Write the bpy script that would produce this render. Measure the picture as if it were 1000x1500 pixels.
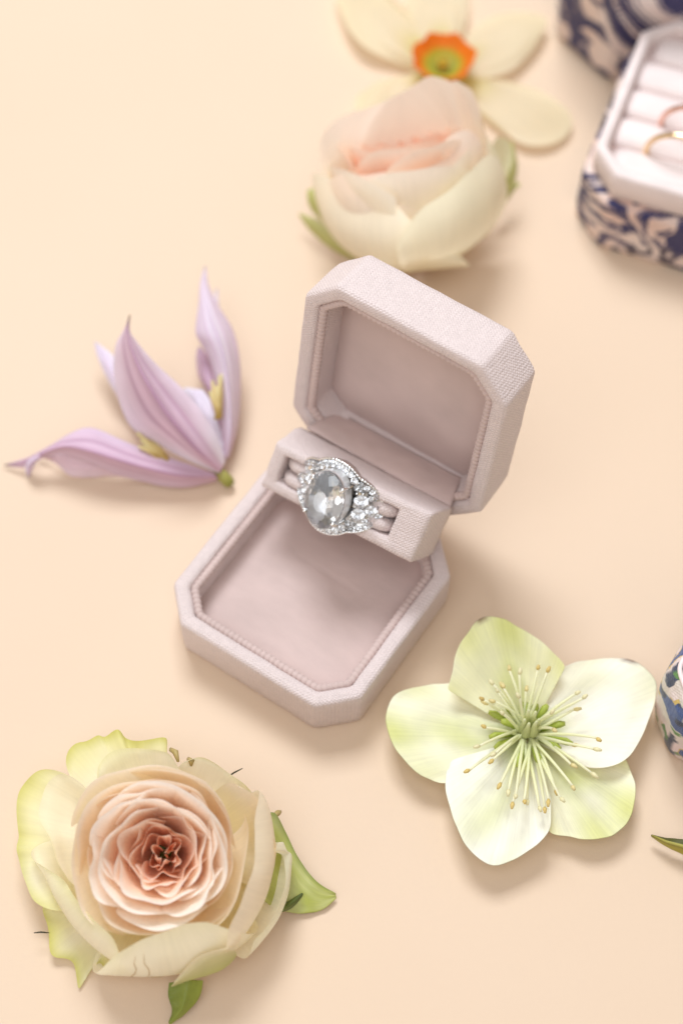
import bpy, bmesh, math, random
import numpy as np
from mathutils import Vector, Matrix, noise

# ------------------------------------------------------------------ scene, camera, light
for o in list(bpy.data.objects):
    bpy.data.objects.remove(o)
scn = bpy.context.scene
COL = scn.collection
S = 0.0008                      # metres per modelling unit
FPX, PITCH, DIST = 2800.0, 1.05647, 464.2   # focal length in px of a 1000 px wide frame

cam_d = bpy.data.cameras.new('camera')
cam = bpy.data.objects.new('camera', cam_d)
COL.objects.link(cam)
scn.camera = cam
cam.location = (0, -DIST * math.cos(PITCH) * S, DIST * math.sin(PITCH) * S)
cam.rotation_euler = (math.pi / 2 - PITCH, 0, 0)
cam_d.sensor_fit = 'HORIZONTAL'
cam_d.sensor_width = 24.0
cam_d.lens = FPX / 1000 * 24.0
cam_d.clip_start = 0.01
cam_d.clip_end = 50
cam_d.dof.use_dof = True
cam_d.dof.focus_distance = 415 * S
cam_d.dof.aperture_fstop = (cam_d.lens / 1000) / (10.8 * S)
cam_d.dof.aperture_blades = 9

world = bpy.data.worlds.new('World')
scn.world = world
world.use_nodes = True
bg = world.node_tree.nodes['Background']
bg.inputs['Color'].default_value = (1.0, 0.90, 0.82, 1)
bg.inputs['Strength'].default_value = 0.40

def area(name, loc, target, size, power, color):
    d = bpy.data.lights.new(name, 'AREA')
    d.shape = 'RECTANGLE'
    d.size, d.size_y = size[0] * S, size[1] * S
    d.energy = power
    d.color = color
    o = bpy.data.objects.new(name, d)
    COL.objects.link(o)
    o.location = Vector(loc) * S
    o.rotation_euler = (Vector(target) - Vector(loc)).to_track_quat('-Z', 'Y').to_euler()
    return o
area('window_light', (-130, 660, 1130), (0, 10, 0), (540, 460), 7.3, (0.935, 1.0, 1.07))
area('overhead_fill', (-150, -430, 1080), (0, 0, 0), (850, 700), 2.5, (0.935, 1.0, 1.07))  # unseen lamp, added overhead to lift the camera-facing surfaces
area('stone_fill', (-740, -640, 200), (-15, -20, 30), (420, 300), 0.55, (1.0, 0.99, 0.98))  # unseen lamp, added so the oval stone has something bright to reflect

scn.view_settings.view_transform = 'Standard'
scn.view_settings.look = 'None'
scn.view_settings.exposure = 0.32
scn.view_settings.gamma = 1.0
scn.cycles.use_denoising = True
scn.cycles.max_bounces = 16
scn.cycles.diffuse_bounces = 12
scn.cycles.transmission_bounces = 10
scn.cycles.transparent_max_bounces = 8
scn.cycles.sample_clamp_indirect = 6.0
scn.cycles.blur_glossy = 0.3

# ------------------------------------------------------------------ helpers
CAMPOS = Vector((0, -DIST * math.cos(PITCH), DIST * math.sin(PITCH)))
FW = Vector((0, math.cos(PITCH), -math.sin(PITCH)))
UPV = Vector((0, math.sin(PITCH), math.cos(PITCH)))
RT = Vector((1, 0, 0))
def U(px, py, z):
    """point of the place (units) at height z, measured from the photograph"""
    d = FW + RT * ((px - 500) / FPX) - UPV * ((py - 750) / FPX)
    k = (z - CAMPOS.z) / d.z
    return CAMPOS + d * k

def lerp(a, b, t):
    return a + (b - a) * t
def mixc(a, b, t):
    t = max(0.0, min(1.0, t))
    return tuple(lerp(x, y, t) for x, y in zip(a, b))
def sstep(a, b, x):
    t = max(0.0, min(1.0, (x - a) / (b - a)))
    return t * t * (3 - 2 * t)
def nz(*p):
    return noise.noise(Vector(p))

def tag(o, label=None, cat=None, group=None, kind=None):
    if label: o['label'] = label
    if cat: o['category'] = cat
    if group: o['group'] = group
    if kind: o['kind'] = kind
    return o

def empty(name, loc=(0, 0, 0), mat=None):
    o = bpy.data.objects.new(name, None)
    o.empty_display_size = 0.005
    COL.objects.link(o)
    if mat is not None:
        m = mat.copy()
        m.translation = mat.translation * S
        o.matrix_world = m
    else:
        o.location = Vector(loc) * S
    return o

def meshdata(name, verts, faces, mat, org=None, uv=None, cols=None, smooth=True, wrap=0.0):
    me = bpy.data.meshes.new(name)
    org = Vector(org) if org is not None else Vector((0, 0, 0))
    me.from_pydata([tuple((Vector(v) - org) * S) for v in verts], [], faces)
    me.update()
    if uv is not None:
        l = me.uv_layers.new(name='UVMap')
        idx = np.empty(len(me.loops), dtype=np.int32)
        me.loops.foreach_get('vertex_index', idx)
        co = np.array(uv, dtype=np.float32)[idx]
        if wrap:
            for p in me.polygons:
                sl = slice(p.loop_start, p.loop_start + p.loop_total)
                if p.loop_total == 4 and co[sl, 0].max() - co[sl, 0].min() > wrap * .5:
                    co[sl, 0] = np.where(co[sl, 0] < wrap * .5, co[sl, 0] + wrap, co[sl, 0])
        l.data.foreach_set('uv', co.ravel())
    if cols is not None:
        a = me.color_attributes.new('Col', 'FLOAT_COLOR', 'POINT')
        c = np.ones((len(verts), 4), dtype=np.float32)
        c[:, :3] = np.array(cols, dtype=np.float32)[:, :3]
        a.data.foreach_set('color', c.ravel())
    if smooth:
        me.polygons.foreach_set('use_smooth', [True] * len(me.polygons))
    if mat is not None:
        me.materials.append(mat)
    return me

def link(name, me, parent=None):
    o = bpy.data.objects.new(name, me)
    COL.objects.link(o)
    if parent is not None:
        o.parent = parent
    return o

def build(name, verts, faces, mat, parent=None, org=None, uv=None, cols=None, smooth=True, thick=0.0, sub=0, wrap=0.0):
    o = link(name, meshdata(name, verts, faces, mat, org, uv, cols, smooth, wrap), parent)
    if thick:
        m = o.modifiers.new('thickness', 'SOLIDIFY')
        m.thickness = thick * S
        m.offset = 0
    if sub:
        m = o.modifiers.new('sub', 'SUBSURF')
        m.levels = m.render_levels = sub
    return o

def grid_faces(nu, nv, closed=False, start=0):
    """nv rows of nu points"""
    f = []
    for j in range(nv - 1):
        for i in range(nu if closed else nu - 1):
            i2 = (i + 1) % nu
            f.append((start + j * nu + i, start + j * nu + i2, start + (j + 1) * nu + i2, start + (j + 1) * nu + i))
    return f

def resample(pts, n, smooth=True):
    """Catmull-Rom through pts (tuples of any length), n points"""
    P = [np.array(p, dtype=float) for p in pts]
    P = [2 * P[0] - P[1]] + P + [2 * P[-1] - P[-2]]
    m = len(pts) - 1
    d = [np.linalg.norm(P[i + 2][:2] - P[i + 1][:2]) + 1e-6 for i in range(m)]
    cum = np.concatenate([[0], np.cumsum(d)])
    out = []
    for k in range(n):
        x = cum[-1] * k / (n - 1)
        i = min(m - 1, int(np.searchsorted(cum, x, side='right') - 1))
        t = (x - cum[i]) / d[i]
        p0, p1, p2, p3 = P[i], P[i + 1], P[i + 2], P[i + 3]
        if smooth:
            out.append(0.5 * ((2 * p1) + (-p0 + p2) * t + (2 * p0 - 5 * p1 + 4 * p2 - p3) * t * t + (-p0 + 3 * p1 - 3 * p2 + p3) * t ** 3))
        else:
            out.append(p1 + (p2 - p1) * t)
    return out

def tube(path, rad, seg=8, closed=False):
    """verts, faces of a tube along path; rad may be a list"""
    n = len(path)
    path = [Vector(p) for p in path]
    if not isinstance(rad, (list, tuple)):
        rad = [rad] * n
    verts = []
    prev = None
    for i in range(n):
        a = path[(i - 1) % n] if (closed or i > 0) else path[i]
        b = path[(i + 1) % n] if (closed or i < n - 1) else path[i]
        t = (b - a).normalized()
        if prev is None:
            h = Vector((0, 0, 1)) if abs(t.z) < 0.9 else Vector((1, 0, 0))
            u = t.cross(h).normalized()
        else:
            u = (prev - t * prev.dot(t)).normalized()
        prev = u
        w = t.cross(u)
        for k in range(seg):
            a_ = 2 * math.pi * k / seg
            verts.append(path[i] + (u * math.cos(a_) + w * math.sin(a_)) * rad[i])
    faces = []
    m = n if closed else n - 1
    for i in range(m):
        for k in range(seg):
            k2 = (k + 1) % seg
            i2 = (i + 1) % n
            faces.append((i * seg + k, i * seg + k2, i2 * seg + k2, i2 * seg + k))
    if not closed:
        faces.append(tuple(range(seg))[::-1])
        faces.append(tuple((n - 1) * seg + k for k in range(seg)))
    return verts, faces

# ------------------------------------------------------------------ materials
def newmat(name):
    m = bpy.data.materials.new(name)
    m.use_nodes = True
    nt = m.node_tree
    b = nt.nodes['Principled BSDF']
    return m, nt, b
def N(nt, typ, **kw):
    n = nt.nodes.new(typ)
    for k, v in kw.items():
        if k in n.inputs:
            n.inputs[k].default_value = v
        else:
            setattr(n, k, v)
    return n
def math_(nt, op, a, b=None):
    n = nt.nodes.new('ShaderNodeMath')
    n.operation = op
    for i, v in enumerate((a, b)):
        if v is None: continue
        if isinstance(v, (int, float)): n.inputs[i].default_value = v
        else: nt.links.new(v, n.inputs[i])
    return n.outputs[0]

def mat_paper():
    m, nt, b = newmat('peach_paper')
    tc = N(nt, 'ShaderNodeTexCoord')
    n1 = N(nt, 'ShaderNodeTexNoise', Scale=900.0, Detail=4.0)
    n2 = N(nt, 'ShaderNodeTexNoise', Scale=14.0, Detail=3.0)
    nt.links.new(tc.outputs['Object'], n1.inputs['Vector'])
    nt.links.new(tc.outputs['Object'], n2.inputs['Vector'])
    r = N(nt, 'ShaderNodeValToRGB')
    r.color_ramp.elements[0].position = 0.3
    r.color_ramp.elements[0].color = (0.680, 0.518, 0.378, 1)
    r.color_ramp.elements[1].position = 0.7
    r.color_ramp.elements[1].color = (0.694, 0.533, 0.394, 1)
    nt.links.new(n2.outputs['Fac'], r.inputs['Fac'])
    nt.links.new(r.outputs['Color'], b.inputs['Base Color'])
    b.inputs['Roughness'].default_value = 0.6
    b.inputs['Specular IOR Level'].default_value = 0.3
    bp = N(nt, 'ShaderNodeBump', Strength=0.14, Distance=0.0002)
    nt.links.new(n1.outputs['Fac'], bp.inputs['Height'])
    nt.links.new(bp.outputs['Normal'], b.inputs['Normal'])
    return m

def mat_fabric(name, base, period=0.78, strength=0.55, var=0.16, attr=False, streak=0.5):
    """woven cloth; UV in units, u and v along the threads"""
    m, nt, b = newmat(name)
    uv = N(nt, 'ShaderNodeUVMap')
    sep = N(nt, 'ShaderNodeSeparateXYZ')
    nzn = N(nt, 'ShaderNodeTexNoise', Scale=0.9, Detail=2.0)
    nt.links.new(uv.outputs[0], nzn.inputs['Vector'])
    vm = N(nt, 'ShaderNodeVectorMath', operation='SCALE'); vm.inputs['Scale'].default_value = 0.35
    nt.links.new(nzn.outputs['Color'], vm.inputs[0])
    va = N(nt, 'ShaderNodeVectorMath', operation='ADD')
    nt.links.new(uv.outputs[0], va.inputs[0]); nt.links.new(vm.outputs[0], va.inputs[1])
    nt.links.new(va.outputs[0], sep.inputs[0])
    k = 2 * math.pi / period
    su = math_(nt, 'SINE', math_(nt, 'MULTIPLY', sep.outputs['X'], k))
    sv = math_(nt, 'SINE', math_(nt, 'MULTIPLY', sep.outputs['Y'], k))
    weave = math_(nt, 'ADD', math_(nt, 'MULTIPLY', su, sv), math_(nt, 'MULTIPLY', math_(nt, 'ADD', su, sv), 0.35))
    # slub: long irregular threads
    mp = N(nt, 'ShaderNodeMapping'); mp.inputs['Scale'].default_value = (0.35, 3.0, 1)
    nt.links.new(uv.outputs[0], mp.inputs['Vector'])
    sl = N(nt, 'ShaderNodeTexNoise', Scale=1.0, Detail=3.0); nt.links.new(mp.outputs[0], sl.inputs['Vector'])
    mp2 = N(nt, 'ShaderNodeMapping'); mp2.inputs['Scale'].default_value = (3.0, 0.35, 1)
    nt.links.new(uv.outputs[0], mp2.inputs['Vector'])
    sl2 = N(nt, 'ShaderNodeTexNoise', Scale=1.0, Detail=3.0); nt.links.new(mp2.outputs[0], sl2.inputs['Vector'])
    slub = math_(nt, 'SUBTRACT', math_(nt, 'ADD', sl.outputs['Fac'], sl2.outputs['Fac']), 1.0)
    h = math_(nt, 'ADD', weave, math_(nt, 'MULTIPLY', slub, streak * 6))
    val = math_(nt, 'ADD', math_(nt, 'MULTIPLY', h, var * 0.5), 1.0)
    if attr:
        a = N(nt, 'ShaderNodeVertexColor', layer_name='Col'); csock = a.outputs['Color']
    else:
        rgb = N(nt, 'ShaderNodeRGB'); rgb.outputs[0].default_value = (*base, 1); csock = rgb.outputs[0]
    vs = N(nt, 'ShaderNodeVectorMath', operation='SCALE')
    nt.links.new(csock, vs.inputs[0]); nt.links.new(val, vs.inputs['Scale'])
    nt.links.new(vs.outputs[0], b.inputs['Base Color'])
    b.inputs['Roughness'].default_value = 0.52
    b.inputs['Specular IOR Level'].default_value = 0.45
    b.inputs['Sheen Weight'].default_value = 0.15
    bp = N(nt, 'ShaderNodeBump', Strength=strength, Distance=0.16 * S)
    nt.links.new(h, bp.inputs['Height'])
    nt.links.new(bp.outputs['Normal'], b.inputs['Normal'])
    return m

def mat_suede(name, base):
    m, nt, b = newmat(name)
    tc = N(nt, 'ShaderNodeTexCoord')
    n1 = N(nt, 'ShaderNodeTexNoise', Scale=90.0, Detail=5.0)
    n2 = N(nt, 'ShaderNodeTexNoise', Scale=1500.0, Detail=3.0)
    mp = N(nt, 'ShaderNodeMapping'); mp.inputs['Scale'].default_value = (1.0, 2.2, 1.0)
    nt.links.new(tc.outputs['Object'], mp.inputs['Vector'])
    nt.links.new(mp.outputs[0], n1.inputs['Vector']); nt.links.new(tc.outputs['Object'], n2.inputs['Vector'])
    r = N(nt, 'ShaderNodeValToRGB')
    r.color_ramp.elements[0].position = 0.25
    r.color_ramp.elements[0].color = (*[c * 0.89 for c in base], 1)
    r.color_ramp.elements[1].position = 0.75
    r.color_ramp.elements[1].color = (*[min(1, c * 1.06) for c in base], 1)
    nt.links.new(n1.outputs['Fac'], r.inputs['Fac'])
    nt.links.new(r.outputs['Color'], b.inputs['Base Color'])
    b.inputs['Roughness'].default_value = 0.7
    b.inputs['Specular IOR Level'].default_value = 0.25
    b.inputs['Sheen Weight'].default_value = 0.25
    ad = math_(nt, 'ADD', math_(nt, 'MULTIPLY', n1.outputs['Fac'], 2.0), math_(nt, 'MULTIPLY', n2.outputs['Fac'], 0.35))
    bp = N(nt, 'ShaderNodeBump', Strength=0.35, Distance=0.35 * S)
    nt.links.new(ad, bp.inputs['Height'])
    nt.links.new(bp.outputs['Normal'], b.inputs['Normal'])
    return m

def mat_petal(name, rough=0.5, trans=0.35, vein=0.10, veinscale=(34.0, 3.0), bump=0.25, spec=0.35):
    m, nt, b = newmat(name)
    a = N(nt, 'ShaderNodeVertexColor', layer_name='Col')
    uv = N(nt, 'ShaderNodeUVMap')
    mp = N(nt, 'ShaderNodeMapping'); mp.inputs['Scale'].default_value = (veinscale[0], veinscale[1], 1)
    nt.links.new(uv.outputs[0], mp.inputs['Vector'])
    n = N(nt, 'ShaderNodeTexNoise', Scale=1.0, Detail=4.0, Roughness=0.6)
    nt.links.new(mp.outputs[0], n.inputs['Vector'])
    mp2 = N(nt, 'ShaderNodeMapping'); mp2.inputs['Scale'].default_value = (5, 5, 1)
    nt.links.new(uv.outputs[0], mp2.inputs['Vector'])
    n2 = N(nt, 'ShaderNodeTexNoise', Scale=1.0, Detail=5.0)
    nt.links.new(mp2.outputs[0], n2.inputs['Vector'])
    tot = math_(nt, 'ADD', math_(nt, 'MULTIPLY', n.outputs['Fac'], vein), math_(nt, 'MULTIPLY', n2.outputs['Fac'], vein * 0.7))
    val = math_(nt, 'ADD', tot, 1.0 - vein * 0.85)
    vs = N(nt, 'ShaderNodeVectorMath', operation='SCALE')
    nt.links.new(a.outputs['Color'], vs.inputs[0]); nt.links.new(val, vs.inputs['Scale'])
    nt.links.new(vs.outputs[0], b.inputs['Base Color'])
    b.inputs['Roughness'].default_value = rough
    b.inputs['Specular IOR Level'].default_value = spec
    b.inputs['Sheen Weight'].default_value = 0.1
    tr = N(nt, 'ShaderNodeBsdfTranslucent')
    nt.links.new(vs.outputs[0], tr.inputs['Color'])
    mx = N(nt, 'ShaderNodeMixShader'); mx.inputs[0].default_value = trans
    out = nt.nodes['Material Output']
    nt.links.new(b.outputs[0], mx.inputs[1]); nt.links.new(tr.outputs[0], mx.inputs[2])
    nt.links.new(mx.outputs[0], out.inputs['Surface'])
    bp = N(nt, 'ShaderNodeBump', Strength=bump, Distance=0.25 * S)
    nt.links.new(tot, bp.inputs['Height'])
    bp.inputs['Height'].default_value = 0
    nt.links.new(bp.outputs['Normal'], b.inputs['Normal'])
    return m

def mat_metal(name, col, rough):
    m, nt, b = newmat(name)
    b.inputs['Base Color'].default_value = (*col, 1)
    b.inputs['Metallic'].default_value = 1
    n = N(nt, 'ShaderNodeTexNoise', Scale=700.0, Detail=2.0)
    mr = N(nt, 'ShaderNodeMapRange'); mr.inputs['To Min'].default_value = rough * 0.6; mr.inputs['To Max'].default_value = rough * 1.5
    nt.links.new(n.outputs['Fac'], mr.inputs['Value']); nt.links.new(mr.outputs[0], b.inputs['Roughness'])
    return m

def mat_gem(name, tw=0.9):
    m, nt, b = newmat(name)
    b.inputs['Base Color'].default_value = (0.95, 0.97, 1.0, 1)
    b.inputs['Roughness'].default_value = 0.0
    b.inputs['IOR'].default_value = 1.9
    b.inputs['Transmission Weight'].default_value = tw
    return m

M_PAPER = mat_paper()
PINK = (0.71, 0.595, 0.57)
M_CLOTH = mat_fabric('blush_silk_cloth', PINK)
M_SUEDE = mat_suede('blush_suede_lining', (0.58, 0.445, 0.41))
M_PETAL = mat_petal('petal_soft', trans=0.38, vein=0.16, veinscale=(44, 2.2), bump=0.5)
M_PETAL_THIN = mat_petal('petal_thin', trans=0.28, vein=0.30, veinscale=(62, 1.3), bump=0.7)
M_PETAL_SHEER = mat_petal('petal_sheer', trans=0.5, vein=0.10, veinscale=(40, 2.0), bump=0.3)
M_TEPAL = mat_petal('tepal_ribbed', trans=0.25, vein=0.36, veinscale=(18, 1.4), bump=1.0)
M_GREEN = mat_petal('green_leafy', rough=0.45, trans=0.25, vein=0.3, veinscale=(14, 4), bump=0.5, spec=0.45)
M_SILVER = mat_metal('white_gold', (0.86, 0.85, 0.84), 0.12)
M_REFLECTOR = mat_metal('reflector_metal', (0.95, 0.95, 0.96), 0.40)  # extra bright, rough metal for the reflector added under the oval stone
M_GOLD = mat_metal('yellow_gold', (0.93, 0.70, 0.42), 0.14)
M_ROSEGOLD = mat_metal('rose_gold', (0.88, 0.55, 0.44), 0.14)
M_GEM = mat_gem('clear_stone', .90)
M_OVAL = mat_gem('clear_oval_stone', .90)
M_PRINT = mat_fabric('printed_floral_cotton', PINK, period=0.8, strength=0.35, var=0.10, attr=True, streak=0.2)
M_VELVET = mat_suede('blush_velvet', (0.80, 0.69, 0.66))

# ------------------------------------------------------------------ the surface
bm_n = 41
verts = []
for j in range(bm_n):
    for i in range(bm_n):
        x, y = lerp(-700, 700, i / (bm_n - 1)), lerp(-600, 800, j / (bm_n - 1))
        verts.append((x, y, 0))
tbl = build('table_surface', verts, grid_faces(bm_n, bm_n), M_PAPER)
tag(tbl, 'smooth peach paper surface that everything lies on', 'surface', kind='structure')

# ------------------------------------------------------------------ blush ring box
def oct_ring(a, b, c, inset, z, r=0.9, edge_n=10, corner_n=4):
    """rounded chamfered rectangle, counter-clockwise, as (x, y, z)"""
    a2, b2 = a - inset, b - inset
    c2 = max(0.6, c - inset * 0.586)
    cor = [(a2, -b2 + c2), (a2, b2 - c2), (a2 - c2, b2), (-a2 + c2, b2), (-a2, b2 - c2), (-a2, -b2 + c2), (-a2 + c2, -b2), (a2 - c2, -b2)]
    cor = [Vector(p) for p in cor]
    pts = []
    n = 8
    def cut(i):
        p, q, s = cor[i - 1], cor[i], cor[(i + 1) % n]
        return q + (p - q).normalized() * r, q, q + (s - q).normalized() * r
    for i in range(n):
        p0, p1, p2 = cut(i)
        for k in range(corner_n + 1):
            t = k / corner_n
            pts.append(p0 * (1 - t) ** 2 + p1 * 2 * t * (1 - t) + p2 * t * t)
        q0 = cut((i + 1) % n)[0]
        m = edge_n if i % 2 == 0 else max(3, edge_n // 3)
        for k in range(1, m):
            pts.append(p2.lerp(q0, k / m))
    return [(p.x, p.y, z) for p in pts]

def loft(rings, cap0=False, cap1=False, jitter=0.0, seed=0):
    n = len(rings[0])
    verts, uv = [], []
    per = [0.0]
    for i in range(1, n):
        per.append(per[-1] + (Vector(rings[0][i]) - Vector(rings[0][i - 1])).length)
    global PERIM
    PERIM = per[-1] + (Vector(rings[0][-1]) - Vector(rings[0][0])).length
    prof = 0.0
    for j, R in enumerate(rings):
        if j: prof += (Vector(R[0]) - Vector(rings[j - 1][0])).length
        for i, p in enumerate(R):
            v = Vector(p)
            if jitter:
                v = v + Vector((nz(v.x * .5, v.y * .5, v.z * .5 + seed), nz(v.x * .5 + 9, v.y * .5, v.z * .5 + seed), nz(v.x * .5, v.y * .5 + 7, v.z * .5 + seed))) * jitter
            verts.append(v)
            uv.append((per[i], prof))
    f = grid_faces(n, len(rings), True)
    if cap0: f.append(tuple(range(n))[::-1])
    if cap1: f.append(tuple((len(rings) - 1) * n + k for k in range(n)))
    return verts, f, uv

A_, B_, C_ = 26.0, 26.2, 7.63
H_ = 13.8
BOXP, PSI = (-6.745, -25.46), -0.5927
box = empty('ring_box', mat=Matrix.Translation((BOXP[0], BOXP[1], 0)) @ Matrix.Rotation(PSI, 4, 'Z'))
tag(box, 'open blush pink silk ring box with chamfered corners holding the diamond ring', 'ring box')

def shell_profile(H, floor):
    return [(1.5, 0.0), (0.75, 0.12), (0.35, 0.7), (0.18, 3.0), (0.08, H * 0.5), (0.0, H - 1.6), (0.08, H - 0.8), (0.4, H - 0.25), (1.0, H), (2.0, H + 0.05), (2.9, H - 0.05),
            (3.45, H - 0.4), (3.7, H - 1.1), (3.75, H - 2.2), (5.0, H - 2.7), (5.15, H - 3.6), (5.2, floor - 0.2)]

def cord(a, b, c, inset, z, rad, pitch, flip=None):
    """ribbed piping along the octagon"""
    base = oct_ring(a, b, c, inset, z, r=1.0, edge_n=1, corner_n=3)
    base = [Vector(p) for p in base]
    # resample evenly
    L = [0]
    n = len(base)
    for i in range(n):
        L.append(L[-1] + (base[(i + 1) % n] - base[i]).length)
    cnt = int(L[-1] / pitch) * 6
    path, rads = [], []
    i = 0
    for k in range(cnt):
        x = L[-1] * k / cnt
        while L[i + 1] < x: i += 1
        t = (x - L[i]) / max(1e-6, L[i + 1] - L[i])
        p = base[i].lerp(base[(i + 1) % n], t)
        path.append(p)
        ph = (k % 6) / 6
        rads.append(rad * (0.82 + 0.24 * abs(math.sin(math.pi * ph)) + 0.05 * nz(k * 0.2, 3.1, 0)))
    return path, rads

# --- tray
rings = [oct_ring(A_, B_, C_, i, z) for i, z in shell_profile(H_, 6.0)]
v, f, uv = loft(rings, cap0=True, jitter=0.16, seed=1)
tray = build('tray', v, f, M_CLOTH, box, uv=uv, wrap=PERIM)
path, rads = cord(A_, B_, C_, 4.6, H_ - 1.5, 1.02, 1.25)
v, f = tube(path, rads, 8, True)
build('piping', v, f, M_SUEDE, tray)
# lining floor, slightly cushioned with two faint folds
nr = 30
ring0 = oct_ring(A_, B_, C_, 5.15, 6.0)
verts, faces, uvs = [], [], []
n = len(ring0)
for j in range(nr + 1):
    k = 1 - j / (nr + 1)
    for p in ring0:
        x, y = p[0] * k, p[1] * k
        z = 6.0 + 0.9 * (1 - k ** 4) + 0.22 * nz(x * .09, y * .09, 2) - 0.35 * math.exp(-((y + 3.0 + 0.08 * x) / 0.7) ** 2) * (1 if k < .97 else 0) - 0.22 * math.exp(-((y - 6 + 0.05 * x) / 0.6) ** 2)
        verts.append((x, y, z)); uvs.append((x, y))
faces = grid_faces(n, nr + 1, True)
faces.append(tuple(nr * n + k for k in range(n)))
build('lining', verts, faces, M_SUEDE, tray, uv=uvs)

# --- lid (own frame: x, v up the lid, w backwards)
HY, HZ, PHI, LT = 28.1, 19.08, 1.393, 13.6
def lidpt(p):
    """p = (x, v - B_, depth from rim)"""
    x, vv, w = p[0], p[1] + B_, p[2]
    return (x, HY + vv * math.cos(PHI) + w * math.sin(PHI), HZ + vv * math.sin(PHI) - w * math.cos(PHI))
prof = [(i, LT - z) for i, z in shell_profile(LT, 4.6)]
rings = [[lidpt(p) for p in oct_ring(A_, B_, C_, i, w)] for i, w in prof]
rings = [r[::-1] for r in rings]
v, f, uv = loft(rings, cap0=True, jitter=0.16, seed=5)
lid = build('lid', v, f, M_CLOTH, box, uv=uv, wrap=PERIM)
path, rads = cord(A_, B_, C_, 4.55, 1.55, 1.0, 1.25)
v, f = tube([lidpt(p) for p in path], rads, 8, True)
build('piping', v, f, M_SUEDE, lid)
verts, uvs = [], []
ring0 = oct_ring(A_, B_, C_, 5.1, 9.2)
for j in range(nr + 1):
    k = 1 - j / (nr + 1)
    for p in ring0:
        x, y = p[0] * k, p[1] * k
        d = 9.2 - 1.2 * (1 - k ** 5) - 0.25 * nz(x * .08, y * .08, 7)
        d += 0.5 * math.exp(-((y - 14.5) / 0.5) ** 2) * (1 if k < .97 else 0)   # stitched fold under the top edge
        verts.append(lidpt((x, y, d))); uvs.append((x, y))
faces = [t[::-1] for t in grid_faces(n, nr + 1, True)]
faces.append(tuple(nr * n + k for k in range(n))[::-1])
build('lining', verts, faces, M_SUEDE, lid, uv=uvs)

# --- ring holder: a padded block lifted on the hinge
CN = {(0, 1, 0): (-21.2, 16.6, 32.4), (1, 1, 0): (20.3, 17.9, 38.2), (0, 0, 0): (-21.2, 9.7, 21.8), (1, 0, 0): (20.3, 9.4, 27.8),
      (0, 1, 1): (-21.8, 27.0, 25.6), (1, 1, 1): (20.3, 28.0, 26.5), (0, 0, 1): (-21.4, 20.2, 15.0), (1, 0, 1): (20.3, 19.4, 16.0)}
def hm(u, v_, w):
    r = Vector((0, 0, 0))
    for (i, j, k), p in CN.items():
        r += Vector(p) * ((u if i else 1 - u) * (v_ if j else 1 - v_) * (w if k else 1 - w))
    return r
def rrect(u0, u1, v0, v1, w, ru, rv, nc=5, ne=14):
    pts = []
    cs = [(u1 - ru, v0 + rv, -90), (u1 - ru, v1 - rv, 0), (u0 + ru, v1 - rv, 90), (u0 + ru, v0 + rv, 180)]
    for q, (cu, cv, a0) in enumerate(cs):
        for k in range(nc + 1):
            a = math.radians(a0 + 90 * k / nc)
            pts.append((cu + ru * math.cos(a), cv + rv * math.sin(a), w))
        nx = cs[(q + 1) % 4]
        e0 = pts[-1]
        a = math.radians(nx[2])
        e1 = (nx[0] + ru * math.cos(a), nx[1] + rv * math.sin(a), w)
        m = ne if q in (1, 3) else 5
        for k in range(1, m):
            pts.append((lerp(e0[0], e1[0], k / m), lerp(e0[1], e1[1], k / m), w))
    return pts
SU0, SU1, SV0, SV1 = 0.085, 0.815, 0.24, 0.80
rr = [rrect(0.03, .97, .06, .94, 1.0, .02, .06), rrect(0.005, .995, .02, .98, .97, .02, .06), rrect(0, 1, 0, 1, .8, .018, .06), rrect(0, 1, 0, 1, .4, .018, .06), rrect(0, 1, 0, 1, .10, .018, .06), rrect(.004, .996, .012, .988, .045, .018, .06),
      rrect(.015, .985, .045, .955, .012, .02, .07), rrect(.035, .965, .09, .91, 0.0, .02, .08), rrect(SU0 - .018, SU1 + .018, SV0 - .05, SV1 + .05, -.004, .012, .04), rrect(SU0 - .004, SU1 + .004, SV0 - .012, SV1 + .012, .012, .008, .03),
      rrect(SU0, SU1, SV0, SV1, .05, .008, .03), rrect(SU0, SU1, SV0, SV1, .55, .008, .03), rrect(SU0, SU1, SV0, SV1, .93, .008, .03)]
rings = [[hm(*p) for p in r] for r in rr]
v, f, uv = loft(rings, cap0=True, cap1=True, jitter=0.25, seed=11)
# cloth threads run along the block
uv = [(q[0] * 41.5 + q[2] * 9, q[1] * 13 + q[2] * 15) for r in rr for q in r]
holder = build('ring_holder', v, f, M_CLOTH, box, uv=uv)
def roll(v0, v1, wtop, seed):
    verts, uvs = [], []
    nu, na = 26, 14
    for i in range(nu):
        u = lerp(SU0 + .003, SU1 - .003, i / (nu - 1))
        e = min(i, nu - 1 - i)
        k = [0.35, 0.8, 0.96][e] if e < 3 else 1.0
        for j in range(na):
            a = 2 * math.pi * j / na
            cv, hv = (v0 + v1) / 2, (v1 - v0) / 2
            # wide rounded pad
            x = cv + hv * k * math.copysign(abs(math.cos(a)) ** 0.6, math.cos(a))
            w = 0.36 - (0.36 - wtop) * k * math.copysign(abs(math.sin(a)) ** 0.5, math.sin(a))
            w += 0.01 * nz(u * 12, a, seed)
            verts.append(hm(u, x, w)); uvs.append((u * 40, a * 2.2))
    f = grid_faces(na, nu, True)
    f += [tuple(range(na))[::-1], tuple((nu - 1) * na + k for k in range(na))]
    return verts, f, uvs
for v0, v1, wt, sd in ((SV0 - .005, .50, .012, 1), (.53, SV1 + .005, .015, 2)):
    v, f, uv = roll(v0, v1, wt, sd)
    build('cushion_roll', v, [t[::-1] for t in f], M_CLOTH, holder, uv=uv)
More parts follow.
